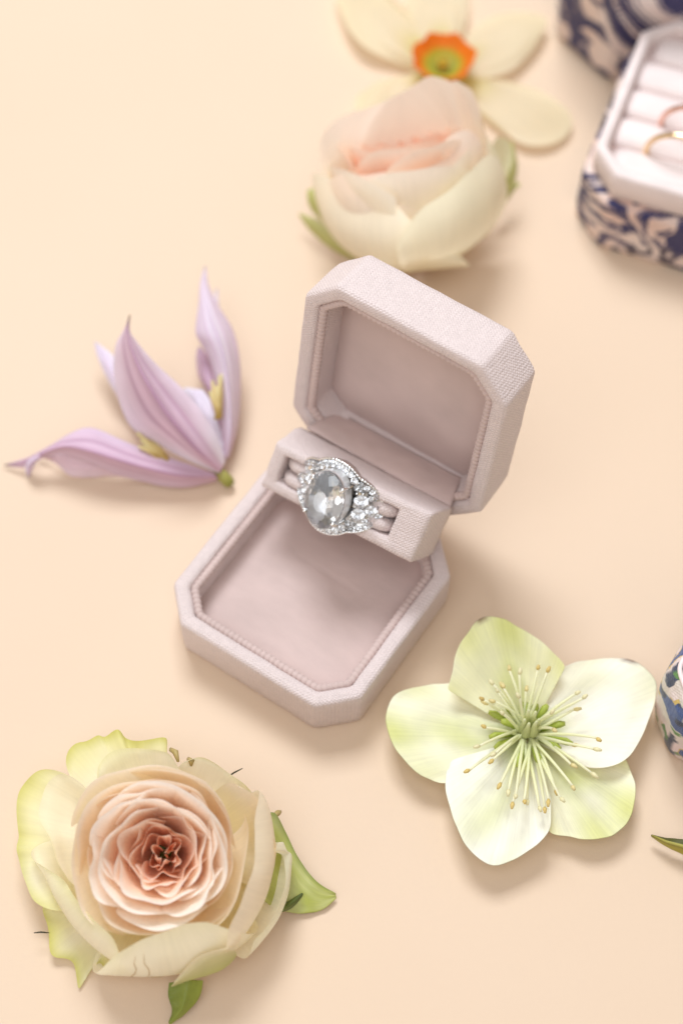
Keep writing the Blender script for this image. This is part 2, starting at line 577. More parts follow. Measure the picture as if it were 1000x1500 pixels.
# --- hinge flap between holder and lid, and the cloth hinge down to the tray
verts, uvs = [], []
nu, nv = 40, 12
for j in range(nv):
    t = j / (nv - 1)
    for i in range(nu):
        s = i / (nu - 1)
        hw = lerp(19.6, 16.8, t)
        x = lerp(-hw, hw, s)
        y = lerp(26.8 - .2, 36.4, t) + 0.5 * s
        z = lerp(26.2, 22.6, t) + 0.4 * s + 0.9 * math.sin(math.pi * min(1, t * 1.1)) ** 0.7 + 0.35 * nz(x * .35, t * 4, 3)
        verts.append((x, y, z)); uvs.append((x, t * 10))
build('hinge_flap', verts, grid_faces(nu, nv), M_SUEDE, box, uv=uvs, thick=0.5)
verts, uvs = [], []
for j in range(9):
    t = j / 8
    for i in range(24):
        s = i / 23
        x = lerp(-17.5, 17.5, s)
        p = Vector((x, 24.6, 12.6)).lerp(Vector((x, 28.6, 19.8)), t)
        p.y += 0.6 * math.sin(math.pi * t)
        verts.append(p); uvs.append((x, t * 8))
build('cloth_hinge', verts, grid_faces(24, 9), M_CLOTH, box, uv=uvs, thick=0.7)

# ------------------------------------------------------------------ diamond ring
boxM = Matrix.Translation((BOXP[0], BOXP[1], 0)) @ Matrix.Rotation(PSI, 4, 'Z')
F0 = hm(.5, .5, 0)
X_ = (hm(1, .5, 0) - hm(0, .5, 0)).normalized()
Y_ = (hm(.5, 1, 0) - hm(.5, 0, 0)); Y_ = (Y_ - X_ * Y_.dot(X_)).normalized()
N_ = X_.cross(Y_)
fr = Matrix.Identity(4)
for r in range(3):
    fr[r][0], fr[r][1], fr[r][2] = X_[r], Y_[r], N_[r]
RO = F0 + X_ * -1.8 + Y_ * 1.0
fr.translation = RO
ring = empty('diamond_ring', mat=boxM @ fr)
tag(ring, 'white gold ring with large oval clear stone and pave halo in blush box', 'ring')
RHO, TOPN = 17.0, 2.6
def hp(s, t, dz=0.0):
    """head surface: s along the finger arc, t across, dz above"""
    a = s / RHO
    return Vector(((RHO + dz) * math.sin(a), t, TOPN + (RHO + dz) * math.cos(a) - RHO))
def hnorm(s):
    a = s / RHO
    return Vector((math.sin(a), 0, math.cos(a)))
def half_h(s):
    s = abs(s)
    c = 9.1 * math.sqrt(max(0, 1 - (s / 8.4) ** 2))
    l = 6.9 * max(0, 1 - max(0, (s - 3.5) / 9.2) ** 2.3) ** 0.62 if s < 12.7 else 0
    return max(c, l)
# outline
ns = 81
smax = 12.7
ss = [smax * math.sin(math.pi / 2 * (2 * k / (ns - 1) - 1)) for k in range(ns)]
outl = [(s, half_h(s)) for s in ss] + [(s, -half_h(s)) for s in ss[::-1][1:-1]]
# setting plate: rim wall and recessed gallery
rings = []
for k, dz in ((0.93, -2.6), (1.0, -0.6), (1.0, 0.15), (0.955, 0.2), (0.94, -0.1), (0.72, -0.25), (0.4, -1.6), (0.02, -2.0)):
    rings.append([hp(s * k, t * k, dz) for s, t in outl])
v, f, uv = loft(rings, cap0=True, cap1=True)
setting = build('setting', v, f, M_SILVER, ring)
path = [hp(s * .985, t * .985, 0.22) for s, t in outl]
# even resample for the beaded rim
L = [0]
for i in range(len(path)): L.append(L[-1] + (path[(i + 1) % len(path)] - path[i]).length)
cnt = 420
pp, rr2 = [], []
i = 0
for k in range(cnt):
    x = L[-1] * k / cnt
    while L[i + 1] < x: i += 1
    t = (x - L[i]) / max(1e-6, L[i + 1] - L[i])
    pp.append(path[i].lerp(path[(i + 1) % len(path)], t))
    rr2.append(0.26 + 0.10 * abs(math.sin(math.pi * k / 5)))
v, f = tube(pp, rr2, 6, True)
build('milgrain_rim', v, f, M_SILVER, setting)
# band
BX, BN = 14.6, 9.3
verts = []
nb = 72
prof = [(-1.25, -.5), (-1.25, .35), (-.8, .6), (.8, .6), (1.25, .35), (1.25, -.5), (.7, -.75), (-.7, -.75)]
for k in range(nb):
    a = 2 * math.pi * k / nb
    cx, cz = BX * math.sin(a), TOPN - 1.6 - BN + BN * math.cos(a)
    nx_, nz_ = math.sin(a) / BX, math.cos(a) / BN
    l = math.hypot(nx_, nz_)
    for t, d in prof:
        verts.append((cx + nx_ / l * d, t, cz + nz_ / l * d))
f = []
for k in range(nb):
    for q in range(8):
        f.append((k * 8 + q, k * 8 + (q + 1) % 8, ((k + 1) % nb) * 8 + (q + 1) % 8, ((k + 1) % nb) * 8 + q))
band = build('band', verts, f, M_SILVER, ring, smooth=False)

def gem_mesh(name, nf, sx=1.0, sy=1.0, depth=0.80, crown=0.32):
    bm = bmesh.new()
    def rg(n, r, z, off):
        for k in range(n):
            a = 2 * math.pi * (k + off) / n
            bm.verts.new((r * math.cos(a) * sx * S, r * math.sin(a) * sy * S, z * S * min(sx, sy)))
    if nf > 8:
        rg(nf, 0.36, crown, 0.5); rg(nf, 0.64, crown * .84, 0.0); rg(nf, 0.88, crown * .44, .5)
        rg(nf * 2, 1.0, 0.03, 0.25); rg(nf * 2, 1.0, -0.03, 0.25)
        rg(nf, 0.74, -depth * .36, .5); rg(nf, 0.44, -depth * .70, 0.0); rg(nf // 2, 0.10, -depth, 0.0)
    else:
        rg(nf, 0.56, crown, 0.5); rg(nf, 0.80, crown * .62, 0.0)
        rg(nf * 2, 1.0, 0.03, 0.25); rg(nf * 2, 1.0, -0.03, 0.25)
        rg(nf, 0.55, -depth * .50, 0.0); rg(4, 0.06, -depth, 0.0)
    bmesh.ops.convex_hull(bm, input=bm.verts)
    bmesh.ops.delete(bm, geom=[v for v in bm.verts if not v.link_faces], context='VERTS')
    bmesh.ops.recalc_face_normals(bm, faces=bm.faces)
    me = bpy.data.meshes.new(name)
    bm.to_mesh(me); bm.free()
    me.materials.append(M_GEM)
    return me
SX, SY = 4.95, 6.95
o = link('oval_stone', gem_mesh('oval_stone', 10, SX, SY, depth=0.62, crown=0.34), ring)
o.location = hp(0, 0, 3.3) * S
o.data.materials[0] = M_OVAL
o['label'] = 'large clear oval stone'
rings = [[hp(0, 0, 0) + Vector((math.cos(2 * math.pi * k / 28) * SX * r_, math.sin(2 * math.pi * k / 28) * SY * r_, z_)) for k in range(28)]
         for r_, z_ in ((1.0, -.3), (1.04, 2.6), (1.03, 3.05), (.98, 2.95), (.70, 1.5), (.40, .45), (.05, -.35))]
v, f, uv = loft(rings, cap1=True)
build('reflector_cup', v, f, M_REFLECTOR, setting, smooth=False)  # closed cup added behind the oval stone to throw light back through it
# prongs of the oval stone
for a in (38, 142, 218, 322):
    a = math.radians(a)
    p0 = Vector((math.cos(a) * SX * 1.02, math.sin(a) * SY * 1.02, 0))
    pts = [hp(0, 0, 0) + p0 * 1.0 + Vector((0, 0, -.4)), hp(0, 0, 0) + p0 * 1.05 + Vector((0, 0, 2.2)), hp(0, 0, 0) + p0 * 1.01 + Vector((0, 0, 3.5)), hp(0, 0, 0) + p0 * .90 + Vector((0, 0, 4.0))]
    pts = [Vector(q) for q in resample([tuple(q) for q in pts], 7)] if False else pts
    v, f = tube(pts, [.42, .42, .48, .5], 8)
    build('prong', v, f, M_SILVER, ring, smooth=True)
small = gem_mesh('small_stone', 8)
def stone(s, t, r, dz, name, parent):
    o = link(name, small, parent)
    nn = hnorm(s)
    q = nn.to_track_quat('Z', 'Y')
    o.matrix_basis = Matrix.Translation(hp(s, t, dz) * S) @ q.to_matrix().to_4x4() @ Matrix.Diagonal((r, r, r, 1))
    return o
for k in range(26):                       # halo round the oval
    a = 2 * math.pi * (k + .5) / 26
    s, t = 6.55 * math.cos(a), 8.0 * math.sin(a)
    if abs(s) > 5.6: continue
    stone(s, t, .86, .55, 'halo_stone', ring)
bead_s = meshdata('bead', *tube([(0, 0, -.5), (0, 0, 0), (0, 0, .25)], [.3, .3, .12], 6), M_SILVER)
def bead(s, t, dz):
    o = link('bead', bead_s, setting)
    o.location = hp(s, t, dz) * S
for sg in (-1, 1):
    for s, t, r in ((7.0, 1.75, 1.6), (7.0, -1.65, 1.6), (9.5, 0.05, 1.3)):
        stone(sg * s, t, r, .75, 'side_stone', ring)
    for s, t, r in ((6.3, 4.35, .7), (6.3, -4.25, .7), (8.75, 2.9, .62), (8.75, -2.8, .62)):
        stone(sg * s, t, r, .6, 'side_stone', ring)
    for s, t in ((5.9, .05), (8.5, 1.3), (8.5, -1.2), (6.9, 3.5), (6.9, -3.4), (10.9, .05), (5.6, 3.2), (5.6, -3.1)):
        bead(sg * s, t, .7)
    # pave following the shoulder outline
    for s, e in ((5.9, 1), (7.4, 1), (8.8, 1), (10.0, 1), (5.9, -1), (7.4, -1), (8.8, -1), (10.0, -1), (11.35, 1), (11.35, -1)):
        t = (half_h(s) - 1.25) * e if s < 11 else 1.15 * e
        stone(sg * s, t, .72, .45, 'halo_stone', ring)
    for k in range(5):                    # stones down the band
        a = math.radians(60 + 9 * k) * sg
        cx, cz = BX * math.sin(a), TOPN - 1.6 - BN + BN * math.cos(a)
        nn = Vector((math.sin(a) / BX, 0, math.cos(a) / BN)).normalized()
        o = link('band_stone', small, ring)
        o.matrix_basis = Matrix.Translation((Vector((cx, 0, cz)) + nn * .75) * S) @ nn.to_track_quat('Z', 'Y').to_matrix().to_4x4() @ Matrix.Diagonal((.85, .85, .85, 1))
for k in range(26):
    a = 2 * math.pi * k / 26
    s, t = 7.3 * math.cos(a), 8.6 * math.sin(a)
    if abs(s) < 5.9: bead(s, t * .985, .45)

# ------------------------------------------------------------------ petals: generic surfaces
CREAM = (0.86, 0.77, 0.56)
CREAMW = (0.95, 0.91, 0.80)
GREENY = (0.60, 0.60, 0.20)
LIME = (0.46, 0.50, 0.07)
PINKW = (0.96, 0.87, 0.82)
SALMON = (0.88, 0.50, 0.34)
DEEP = (0.78, 0.33, 0.19)
OLIVE = (0.20, 0.25, 0.035)

def rose_petal_inner(phi, R, hw, ztop, zbase, flare, fold, seed, tilt_s, rim_c, body_c, ns=17, nt=10, r0=0.35, rnd=False):
    """cup petal in the rose's own frame (axis z); returns verts, faces, uv, cols"""
    verts, uvs, cols = [], [], []
    for j in range(nt):
        t = j / (nt - 1)
        for i in range(ns):
            s = 2 * i / (ns - 1) - 1
            a = phi + hw * s * (0.6 + 0.4 * t)
            edge = abs(s) ** 3
            zt = ztop - (ztop - zbase) * 0.22 * edge
            z = zbase + (zt - zbase) * t
            r = R * (r0 + (1 - r0) * (math.sin(min(1, t * 1.1) * math.pi / 2) ** 0.9 if rnd else t ** 0.9))
            r += flare * max(0, t - .55) ** 2 * 4.9 * (1 - .3 * edge)
            r += tilt_s * s
            r += fold * t * t * (math.sin(s * 4.3 + seed * 1.7) * .6 + nz(s * 2.3, seed, t * 1.5) * 1.2)
            z += fold * 0.9 * t * nz(s * 2.6 + 4, seed + 3.3, 0)
            r = max(0.15, r)
            verts.append(Vector((r * math.cos(a), r * math.sin(a), z)))
            uvs.append((i / (ns - 1) + seed, t))
            e2 = max(sstep(.8, 1.0, t), sstep(.9, 1, abs(s)) * .6)
            cols.append(mixc(body_c, rim_c, e2))
    return verts, grid_faces(ns, nt), uvs, cols

def loft_petal(O, A, rim, bulge, hf, colf, ns=26, nt=14, ruff=0.0, seed=0.0, base_r=2.0, smooth=True, rnd_=.62, low=.85, curl=1.0):
    """petal from receptacle O to traced rim (list of Vectors), belly pushed out by bulge at hf of the height"""
    R = [Vector(p) for p in resample([tuple(p) for p in rim], ns, smooth)]
    verts, uvs, cols = [], [], []
    for j in range(nt):
        for i in range(ns):
            t = j / (nt - 1)
            ed = abs(2 * i / (ns - 1) - 1)
            t = t * (1 - rnd_ * max(0, ed - .55) ** 2 / .2025)
            p = R[i]
            rad = p - O
            hgt = rad.dot(A)
            rad = rad - A * hgt
            rl = rad.length
            rd = rad / max(1e-6, rl)
            b = O + rd * base_r
            bg_ = bulge(i / (ns - 1)) if callable(bulge) else bulge
            c1 = O + A * (hgt * .02) + rd * max(bg_ * low, rl * .35)
            c2_ = O + A * (hgt * hf * 1.7) + rd * max(bg_ * 1.12, rl * 0.7)
            q = b * (1 - t) ** 3 + c1 * 3 * t * (1 - t) ** 2 + c2_ * 3 * t * t * (1 - t) + p * t ** 3
            s = i / (ns - 1)
            if ruff:
                q = q + (A * nz(s * 9 + seed, t * 2, seed) + rd * nz(s * 7 + seed, t * 3, seed + 5)) * ruff * t ** 2
                q = q + A * ruff * .9 * nz(s * 24 + seed, 1.3, seed) * t ** 5
            q = q + rd * 0.35 * nz(s * 3 + seed, t * 3, seed * 2.0)
            q = q + rd * curl * max(0, t - .8) ** 2 * 25 * (.6 + .8 * nz(s * 4, seed, 1)) - A * .5 * curl * max(0, t - .86) ** 2 * 50
            if q.z < 0.25: q.z = 0.25 + 0.05 * s
            verts.append(q)
            uvs.append((s + seed, t))
            cols.append(colf(s, t))
    return verts, grid_faces(ns, nt), uvs, cols

def fan_petal(center, outline, zf, colf, ns=30, nt=14, seed=0.0, warp=0.0):
    """flat-lying petal: fan from centre px to outline px, heights from zf(s, t)"""
    out = resample(outline, ns)
    verts, uvs, cols = [], [], []
    for j in range(nt):
        t = 0.06 + 0.94 * j / (nt - 1)
        for i in range(ns):
            s = i / (ns - 1)
            px = lerp(center[0], out[i][0], t)
            py = lerp(center[1], out[i][1], t)
            px += 2.2 * nz(s * 13 + seed, 2.2, seed) * t ** 5
            py += 2.2 * nz(s * 13 + seed, 7.7, seed) * t ** 5
            z = zf(s, t) + warp * nz(s * 4 + seed, t * 3, seed) * t
            verts.append(U(px, py, max(0.4, z)))
            uvs.append((s + seed, t))
            cols.append(colf(s, t))
    return verts, grid_faces(ns, nt), uvs, cols

def strip_petal(L, M, R, colf, ns=13, nt=26, rib=0.0, seed=0.0, bulge=0.0):
    """petal through three traced lines (px, py, z): left edge, midrib, right edge"""
    l, m, r = resample(L, nt), resample(M, nt), resample(R, nt)
    verts, uvs, cols = [], [], []
    for j in range(nt):
        t = j / (nt - 1)
        a, b, c = U(*l[j]), U(*m[j]), U(*r[j])
        for i in range(ns):
            s = 2 * i / (ns - 1) - 1
            if s <= 0: p = b.lerp(a, -s)
            else: p = b.lerp(c, s)
            p = p.copy()
            p.z += bulge * (abs(s) - s * s) * 4 * math.sin(math.pi * min(1, t + .05))
            if rib:
                p.z += rib * (math.exp(-(s / .12) ** 2) + .8 * math.exp(-((abs(s) - .45) / .1) ** 2)) * math.sin(math.pi * t) ** .6
            p.z += 0.3 * nz(s * 2 + seed, t * 6, seed) + .5 * abs(s) ** 2 * nz(s * 2 + seed, t * 14, seed + 3) * min(1, 6 * t * (1 - t))
            p.z = max(.3, p.z)
            verts.append(p); uvs.append((s * .5 + .5 + seed, t)); cols.append(colf(s, t))
    return verts, grid_faces(ns, nt), uvs, cols

def addp(name, data, mat, parent, org, thick=0.28):
    v, f, uv, c = data
    return build(name, v, f, mat, parent, org=org, uv=uv, cols=c, thick=thick, sub=1)

# ------------------------------------------------------------------ the open rose in front
def axis_frame(O, A, spin=0.0):
    q = A.to_track_quat('Z', 'Y')
    return Matrix.Translation(O) @ q.to_matrix().to_4x4() @ Matrix.Rotation(spin, 4, 'Z')

def T4(x, y, z):            # crop coordinates of the front rose
    return U(x * .52, 1050 + y * .52, z)
A1 = Vector((0.02, -math.sin(math.radians(20)), math.cos(math.radians(20)))).normalized()
C1 = U(228, 1253, 28)
O1 = C1 - A1 * 25.5
rose = empty('garden_rose', loc=(O1.x, O1.y, 0))
tag(rose, 'open peach and cream garden rose with ruffled green outer petals facing up', 'rose')
ORG1 = (O1.x, O1.y, 0)
M1 = axis_frame(O1, A1, 0.6)
random.seed(4)
NI = 34
for i in range(NI):
    f_ = i / (NI - 1)
    R = (1.6 + 13.8 * f_ ** 0.85) * random.uniform(.92, 1.07)
    phi = i * 2.39996 + random.uniform(-.45, .45)
    hw = lerp(1.25, .95, f_) * random.uniform(.7, 1.25)
    zt = 19.8 + 6.7 * sstep(0, .75, f_) - 1.0 * sstep(.8, 1, f_) + random.uniform(-.8, .8)
    fold = lerp(2.1, 1.0, f_ ** .6)
    rim_c = mixc((.99, .84, .72), (.99, .95, .90), f_ * 1.6)
    body_c = mixc((.98, .66, .45), (.98, .81, .64), f_ * 1.8) if f_ < .55 else mixc((.98, .79, .62), (.98, .88, .76), (f_ - .55) / .45)
    d = rose_petal_inner(phi, R, hw, zt, 3.0, lerp(-.5, 0.3, f_), fold, i * 1.37, lerp(.35, .55, f_), rim_c, body_c)
    d = ([M1 @ (p + Vector((.9, -.7, 0)) * (1 - f_) * (p.z / 20)) for p in d[0]], *d[1:])
    addp('petal', d, M_PETAL, rose, ORG1, 0)
def cg(green=0.5, pink=0.0, edge=None):
    def c(s, t):
        col = mixc((.90, .82, .44), (.98, .95, .80), sstep(.1, .6, t))
        col = mixc(col, (.96, .78, .60), pink * sstep(.3, .9, t))
        g = green * (sstep(.55, 1.0, t) * (.65 + .7 * nz(s * 5, t * 2, green * 7)))
        col = mixc(col, (.74, .72, .24), g)
        col = mixc(col, (.58, .56, .12), green * sstep(.90, 1, t) * .8)
        return col
    return c
for k in range(9):
    f_ = k / 8
    d = rose_petal_inner(k * 2.39996 + .9, 14.6 + 3.4 * f_, .95, 24.0 - 3.0 * f_, 2.0, .6 + .6 * f_, .9, 50 + k * 2.1, .9, (.97, .90, .78), mixc((.96, .80, .64), (.95, .87, .66), f_), ns=23, nt=14, r0=.25, rnd=True)
    addp('petal', ([M1 @ p for p in d[0]], *d[1:]), M_PETAL, rose, ORG1, 0)
# wrapping cream petals (traced rims; crop coordinates, height)
guards = [
    # back, green and ruffled
    ([(165, 215, 14), (172, 140, 13), (215, 88, 13), (250, 78, 12), (282, 60, 13), (300, 70, 12), (335, 40, 14), (350, 60, 13), (395, 70, 13), (465, 60, 13), (470, 120, 15), (480, 180, 16)], 14, .3, cg(1.1), 1.1),
    ([(262, 215, 20), (270, 160, 19), (300, 118, 19), (370, 97, 20), (440, 100, 20), (480, 112, 21), (520, 160, 22)], 18, .4, cg(.35), .4),
    # right back
    ([(480, 150, 20), (555, 122, 18), (620, 150, 17), (690, 200, 16), (735, 280, 14), (758, 350, 14), (760, 450, 12)], 21, .3, cg(.45), .5),
    ([(600, 200, 25), (650, 205, 26), (700, 218, 25), (735, 262, 22), (756, 330, 20), (765, 400, 18), (730, 500, 18)], 22, .35, cg(.1, .6), .5),
    # left, broad
    ([(230, 180, 15), (165, 142, 13), (105, 160, 12), (66, 205, 11), (54, 270, 10), (58, 340, 9), (50, 372, 9), (64, 430, 8), (95, 500, 8), (130, 585, 8), (170, 620, 10)], 17, .3, cg(.85), .8),
    ([(240, 215, 22), (205, 170, 20), (165, 168, 19), (128, 200, 18), (112, 262, 17), (118, 300, 17), (145, 345, 18), (175, 420, 19), (225, 500, 20)], 20, .38, cg(.2, .25), .5),
    ([(95, 325, 14), (90, 365, 13), (110, 410, 13), (180, 455, 15), (210, 490, 17), (255, 545, 19), (310, 605, 21), (358, 642, 22), (420, 640, 24)], 27, .30, cg(.35, .1), .5),
    # lower left, jagged green
    ([(60, 460, 7), (95, 541, 5), (112, 548, 5), (135, 590, 4), (150, 665, 3), (205, 682, 2), (222, 765, 1.5), (240, 735, 2), (268, 702, 3), (284, 690, 4), (290, 740, 3), (300, 690, 5), (330, 680, 7)], 18, .25, cg(1.0), .6),
    # right side
    ([(700, 400, 23), (720, 360, 23), (752, 380, 20), (782, 385, 15), (797, 400, 14), (795, 470, 14), (760, 560, 14), (700, 640, 14), (640, 690, 14)], 29, .28, cg(.15), .3),
    ([(640, 250, 27), (690, 235, 27), (712, 290, 26), (715, 380, 25), (690, 470, 25), (655, 560, 24), (610, 650, 23), (560, 690, 20)], 27, .3, cg(.05, .45), .5),
    # front, largest
    ([(262, 650, 14), (284, 690, 15), (330, 665, 20), (400, 626, 24), (470, 600, 26), (520, 580, 27), (580, 572, 27), (640, 563, 26), (665, 540, 26)], 30, .22, cg(.22, .1), .3),
]
for k, (rim, bl, hf, cf, rf) in enumerate(guards):
    d = loft_petal(O1, A1, [T4(*p) for p in rim], bl, hf, cf, ns=44, ruff=rf, seed=k * 3.1 + .7)
    op = addp('outer_petal', d, M_PETAL, rose, ORG1, 0)
    if k == len(guards) - 1:                  # brown creases bruised into the front petal
        for i0, i1, j0, j1 in ((15, 16, 7, 12), (19, 18, 6, 12), (22, 19, 6, 9)):
            pts = []
            for q in range(8):
                jj = lerp(j0, j1, q / 7)
                ii = lerp(i0, i1, q / 7) + .5 * math.sin(q * 1.7)
                ja, ia = int(jj), int(ii)
                p = d[0][ja * 44 + ia].lerp(d[0][min(13, ja + 1) * 44 + ia], jj - ja).lerp(d[0][ja * 44 + ia + 1].lerp(d[0][min(13, ja + 1) * 44 + ia + 1], jj - ja), ii - ia)
                pts.append(p + (CAMPOS - p).normalized() * .12)
            v, f = tube(pts, [.04, .08, .11, .08, .11, .09, .07, .03], 6)
            build('crease', v, f, M_GREEN, op, org=ORG1, cols=[(.64, .48, .26)] * len(v), uv=[(0, 0)] * len(v))
# folded lower-right petal lip
d = strip_petal([(250, 1446, 6), (280, 1436, 9), (320, 1424, 11), (343, 1406, 13), (346, 1398, 14)], [(252, 1444, 8), (282, 1422, 13), (305, 1406, 16), (332, 1396, 17), (345, 1394, 16)],
                [(256, 1438, 9), (276, 1414, 14), (296, 1398, 17), (330, 1390, 19), (344, 1390, 18)], lambda s, t: mixc((.62, .60, .22), CREAM, s * .5 + .5), seed=2)
addp('petal_lip', d, M_PETAL, rose, ORG1, .3)
# sepals
def sep_c(s, t):
    return mixc(mixc(LIME, (.66, .66, .30), .5 + .5 * nz(s * 3, t * 4, 1)), OLIVE, sstep(.6, 1, -s) * .7)
d = strip_petal([(385, 1195, 12), (402, 1190, 11), (418, 1218, 8), (436, 1255, 6), (462, 1290, 4), (492, 1309, 2)],
                [(385, 1230, 12), (402, 1240, 9), (420, 1265, 6), (440, 1295, 4), (465, 1312, 2.5), (492, 1312, 1.5)],
                [(385, 1320, 8), (400, 1330, 4), (425, 1338, 2), (450, 1339, 1.2), (475, 1332, 1), (493, 1316, 1)], sep_c, seed=3)
addp('sepal', d, M_GREEN, rose, ORG1, .35)
dk = lambda s, t: mixc(OLIVE, (.09, .12, .02), t)
d = strip_petal([(247, 1440, 5), (246, 1460, 3), (252, 1480, 2), (247, 1500, 1)], [(272, 1436, 6), (272, 1455, 5), (266, 1478, 4), (248, 1501, 1)], [(298, 1436, 5), (293, 1460, 3), (275, 1482, 2), (249, 1502, 1)], lambda s, t: mixc(OLIVE, LIME, .3 + .3 * s), seed=4)
addp('sepal', d, M_GREEN, rose, ORG1, .35)
d = strip_petal([(398, 1338, 4), (420, 1322, 4), (443, 1308, 5)], [(402, 1339, 5), (424, 1326, 5), (444, 1309, 5)], [(404, 1340, 3), (428, 1330, 3), (444, 1311, 4.5)], dk, seed=5, nt=10, ns=5)
addp('sepal', d, M_GREEN, rose, ORG1, .35)
for px in (((322, 1146, 9), (343, 1132, 10), (355, 1126, 12)), ((50, 1367, 4), (60, 1366, 4.5), (72, 1367, 4))):
    v, f = tube([U(*p) for p in px], [.12, .2, .1], 6)
    build('sepal_tip', v, f, M_GREEN, rose, org=ORG1, cols=[(.05, .045, .02)] * len(v), uv=[(0, 0)] * len(v))
for px in (((250, 1098, 14), (257, 1102, 15), (261, 1116, 15)), ((276, 1112, 15), (281, 1115, 16), (280, 1122, 15)), ((398, 1200, 10), (407, 1191, 9), (411, 1189, 8))):
    v, f = tube([U(*p) for p in px], [.5, .7, .3], 6)
    build('dried_petal_tip', v, f, M_GREEN, rose, org=ORG1, cols=[(.55, .42, .16)] * len(v), uv=[(0, 0)] * len(v))
# receptacle
v, f = tube([O1 - A1 * 1.5 + Vector((0, 3, 0)), O1 + A1 * 1, O1 + A1 * 4], [2.5, 5, 3], 12)
build('receptacle', v, f, M_GREEN, rose, org=ORG1, cols=[OLIVE] * len(v), uv=[(0, 0)] * len(v))

# ------------------------------------------------------------------ the rose behind the box
def T7(x, y, z):
    return U(420 + x * .44, y * .44, z)
be = math.radians(36)
A2 = Vector((-0.13, math.sin(be), math.cos(be))).normalized()
C2 = U(588, 192, 31)
O2 = C2 - A2 * 35
ORG2 = (O2.x, O2.y, 0)
rose2 = empty('garden_rose', loc=ORG2)
tag(rose2, 'half open pale blush rose lying on its side behind the ring box', 'rose')
M2 = axis_frame(O2, A2, 1.0)
random.seed(9)
NI = 26
for i in range(NI):
    f_ = i / (NI - 1)
    R = 2.5 + 14.5 * f_ ** 0.8
    phi = i * 2.39996 + random.uniform(-.2, .2)
    d = rose_petal_inner(phi, R, lerp(1.3, .95, f_), 33.0 + 1.5 * sstep(0, .8, f_) + random.uniform(-.4, .4), 3, lerp(-.4, .4, f_), lerp(1.5, .6, f_), i * 1.91, .5,
                         mixc((.98, .74, .58), (.98, .86, .74), f_ * 1.2), mixc((.97, .52, .34), (.98, .72, .56), f_ * 1.1))
    d = ([M2 @ p for p in d[0]], *d[1:])
    addp('petal', d, M_PETAL, rose2, ORG2, 0)
for k in range(5):
    d = rose_petal_inner(k * 1.2566 + .5, 19.0, 1.0, 29.5 + (k % 2), 1.0, -.5, .5, k * 3.3, .5, (.95, .90, .78), (.95, .89, .74), ns=25, nt=16, r0=.12, rnd=True)
    addp('outer_petal', ([M2 @ p for p in d[0]], *d[1:]), M_PETAL, rose2, ORG2, 0)
def c2(green=.2, pink=.0):
    def c(s, t):
        col = mixc((.86, .78, .40), (.97, .92, .74), sstep(.1, .5, t))
        col = mixc(col, (.98, .87, .75), pink * sstep(.4, 1, t))
        return mixc(col, (.60, .62, .25), green * sstep(.6, 1, t) * .5)
    return c
guards2 = [
    ([(90, 520, 26), (110, 440, 30), (200, 380, 35), (330, 330, 38), (430, 270, 40), (480, 250, 41), (560, 265, 40), (620, 310, 38)], 19, .4, c2(0, 1), .4),     # back rim
    ([(500, 285, 39), (540, 262, 40), (580, 275, 40), (615, 310, 39), (635, 350, 37), (660, 440, 33), (680, 500, 28)], 21, .35, c2(0, .7), .4),
    ([(100, 480, 28), (85, 515, 26), (110, 560, 25), (160, 590, 26), (250, 610, 28), (330, 650, 30), (400, 690, 30), (450, 690, 30)], 25, .25, c2(.0, .3), .3),
    ([(110, 535, 26), (180, 565, 30), (270, 575, 33), (360, 560, 35), (450, 510, 36), (540, 450, 37), (600, 390, 38), (635, 355, 37)], 21, .3, c2(0, 1), .5),
    ([(360, 720, 29), (380, 705, 31), (440, 685, 33), (520, 640, 35), (600, 570, 36), (650, 520, 34), (690, 490, 30), (715, 540, 24)], 26, .25, c2(.2, .1), .3),
    ([(335, 850, 9), (328, 790, 15), (345, 735, 22), (390, 712, 25), (460, 730, 25), (510, 780, 18), (532, 850, 10)], 24, .25, c2(.1, 0), .2),
    ([(620, 330, 36), (650, 420, 33), (690, 500, 27), (712, 560, 22), (715, 640, 16), (690, 700, 12)], 22, .3, c2(.4, 0), .3),
    ([(670, 480, 26), (700, 450, 24), (735, 470, 20), (745, 540, 16), (740, 590, 14)], 20, .3, c2(.9, 0), .3),
]
for k, (rim, bl, hf, cf, rf) in enumerate(guards2):
    d = loft_petal(O2, A2, [T7(*p) for p in rim], bl, hf, cf, ns=28, ruff=rf, seed=k * 2.3 + 20, rnd_=.5 if k == 5 else .22, low=.62, curl=0 if k == 5 else .6)
    addp('outer_petal', d, M_PETAL, rose2, ORG2, 0)
sg2 = lambda s, t: mixc((.52, .52, .14), (.70, .68, .32), .5 + .5 * s)
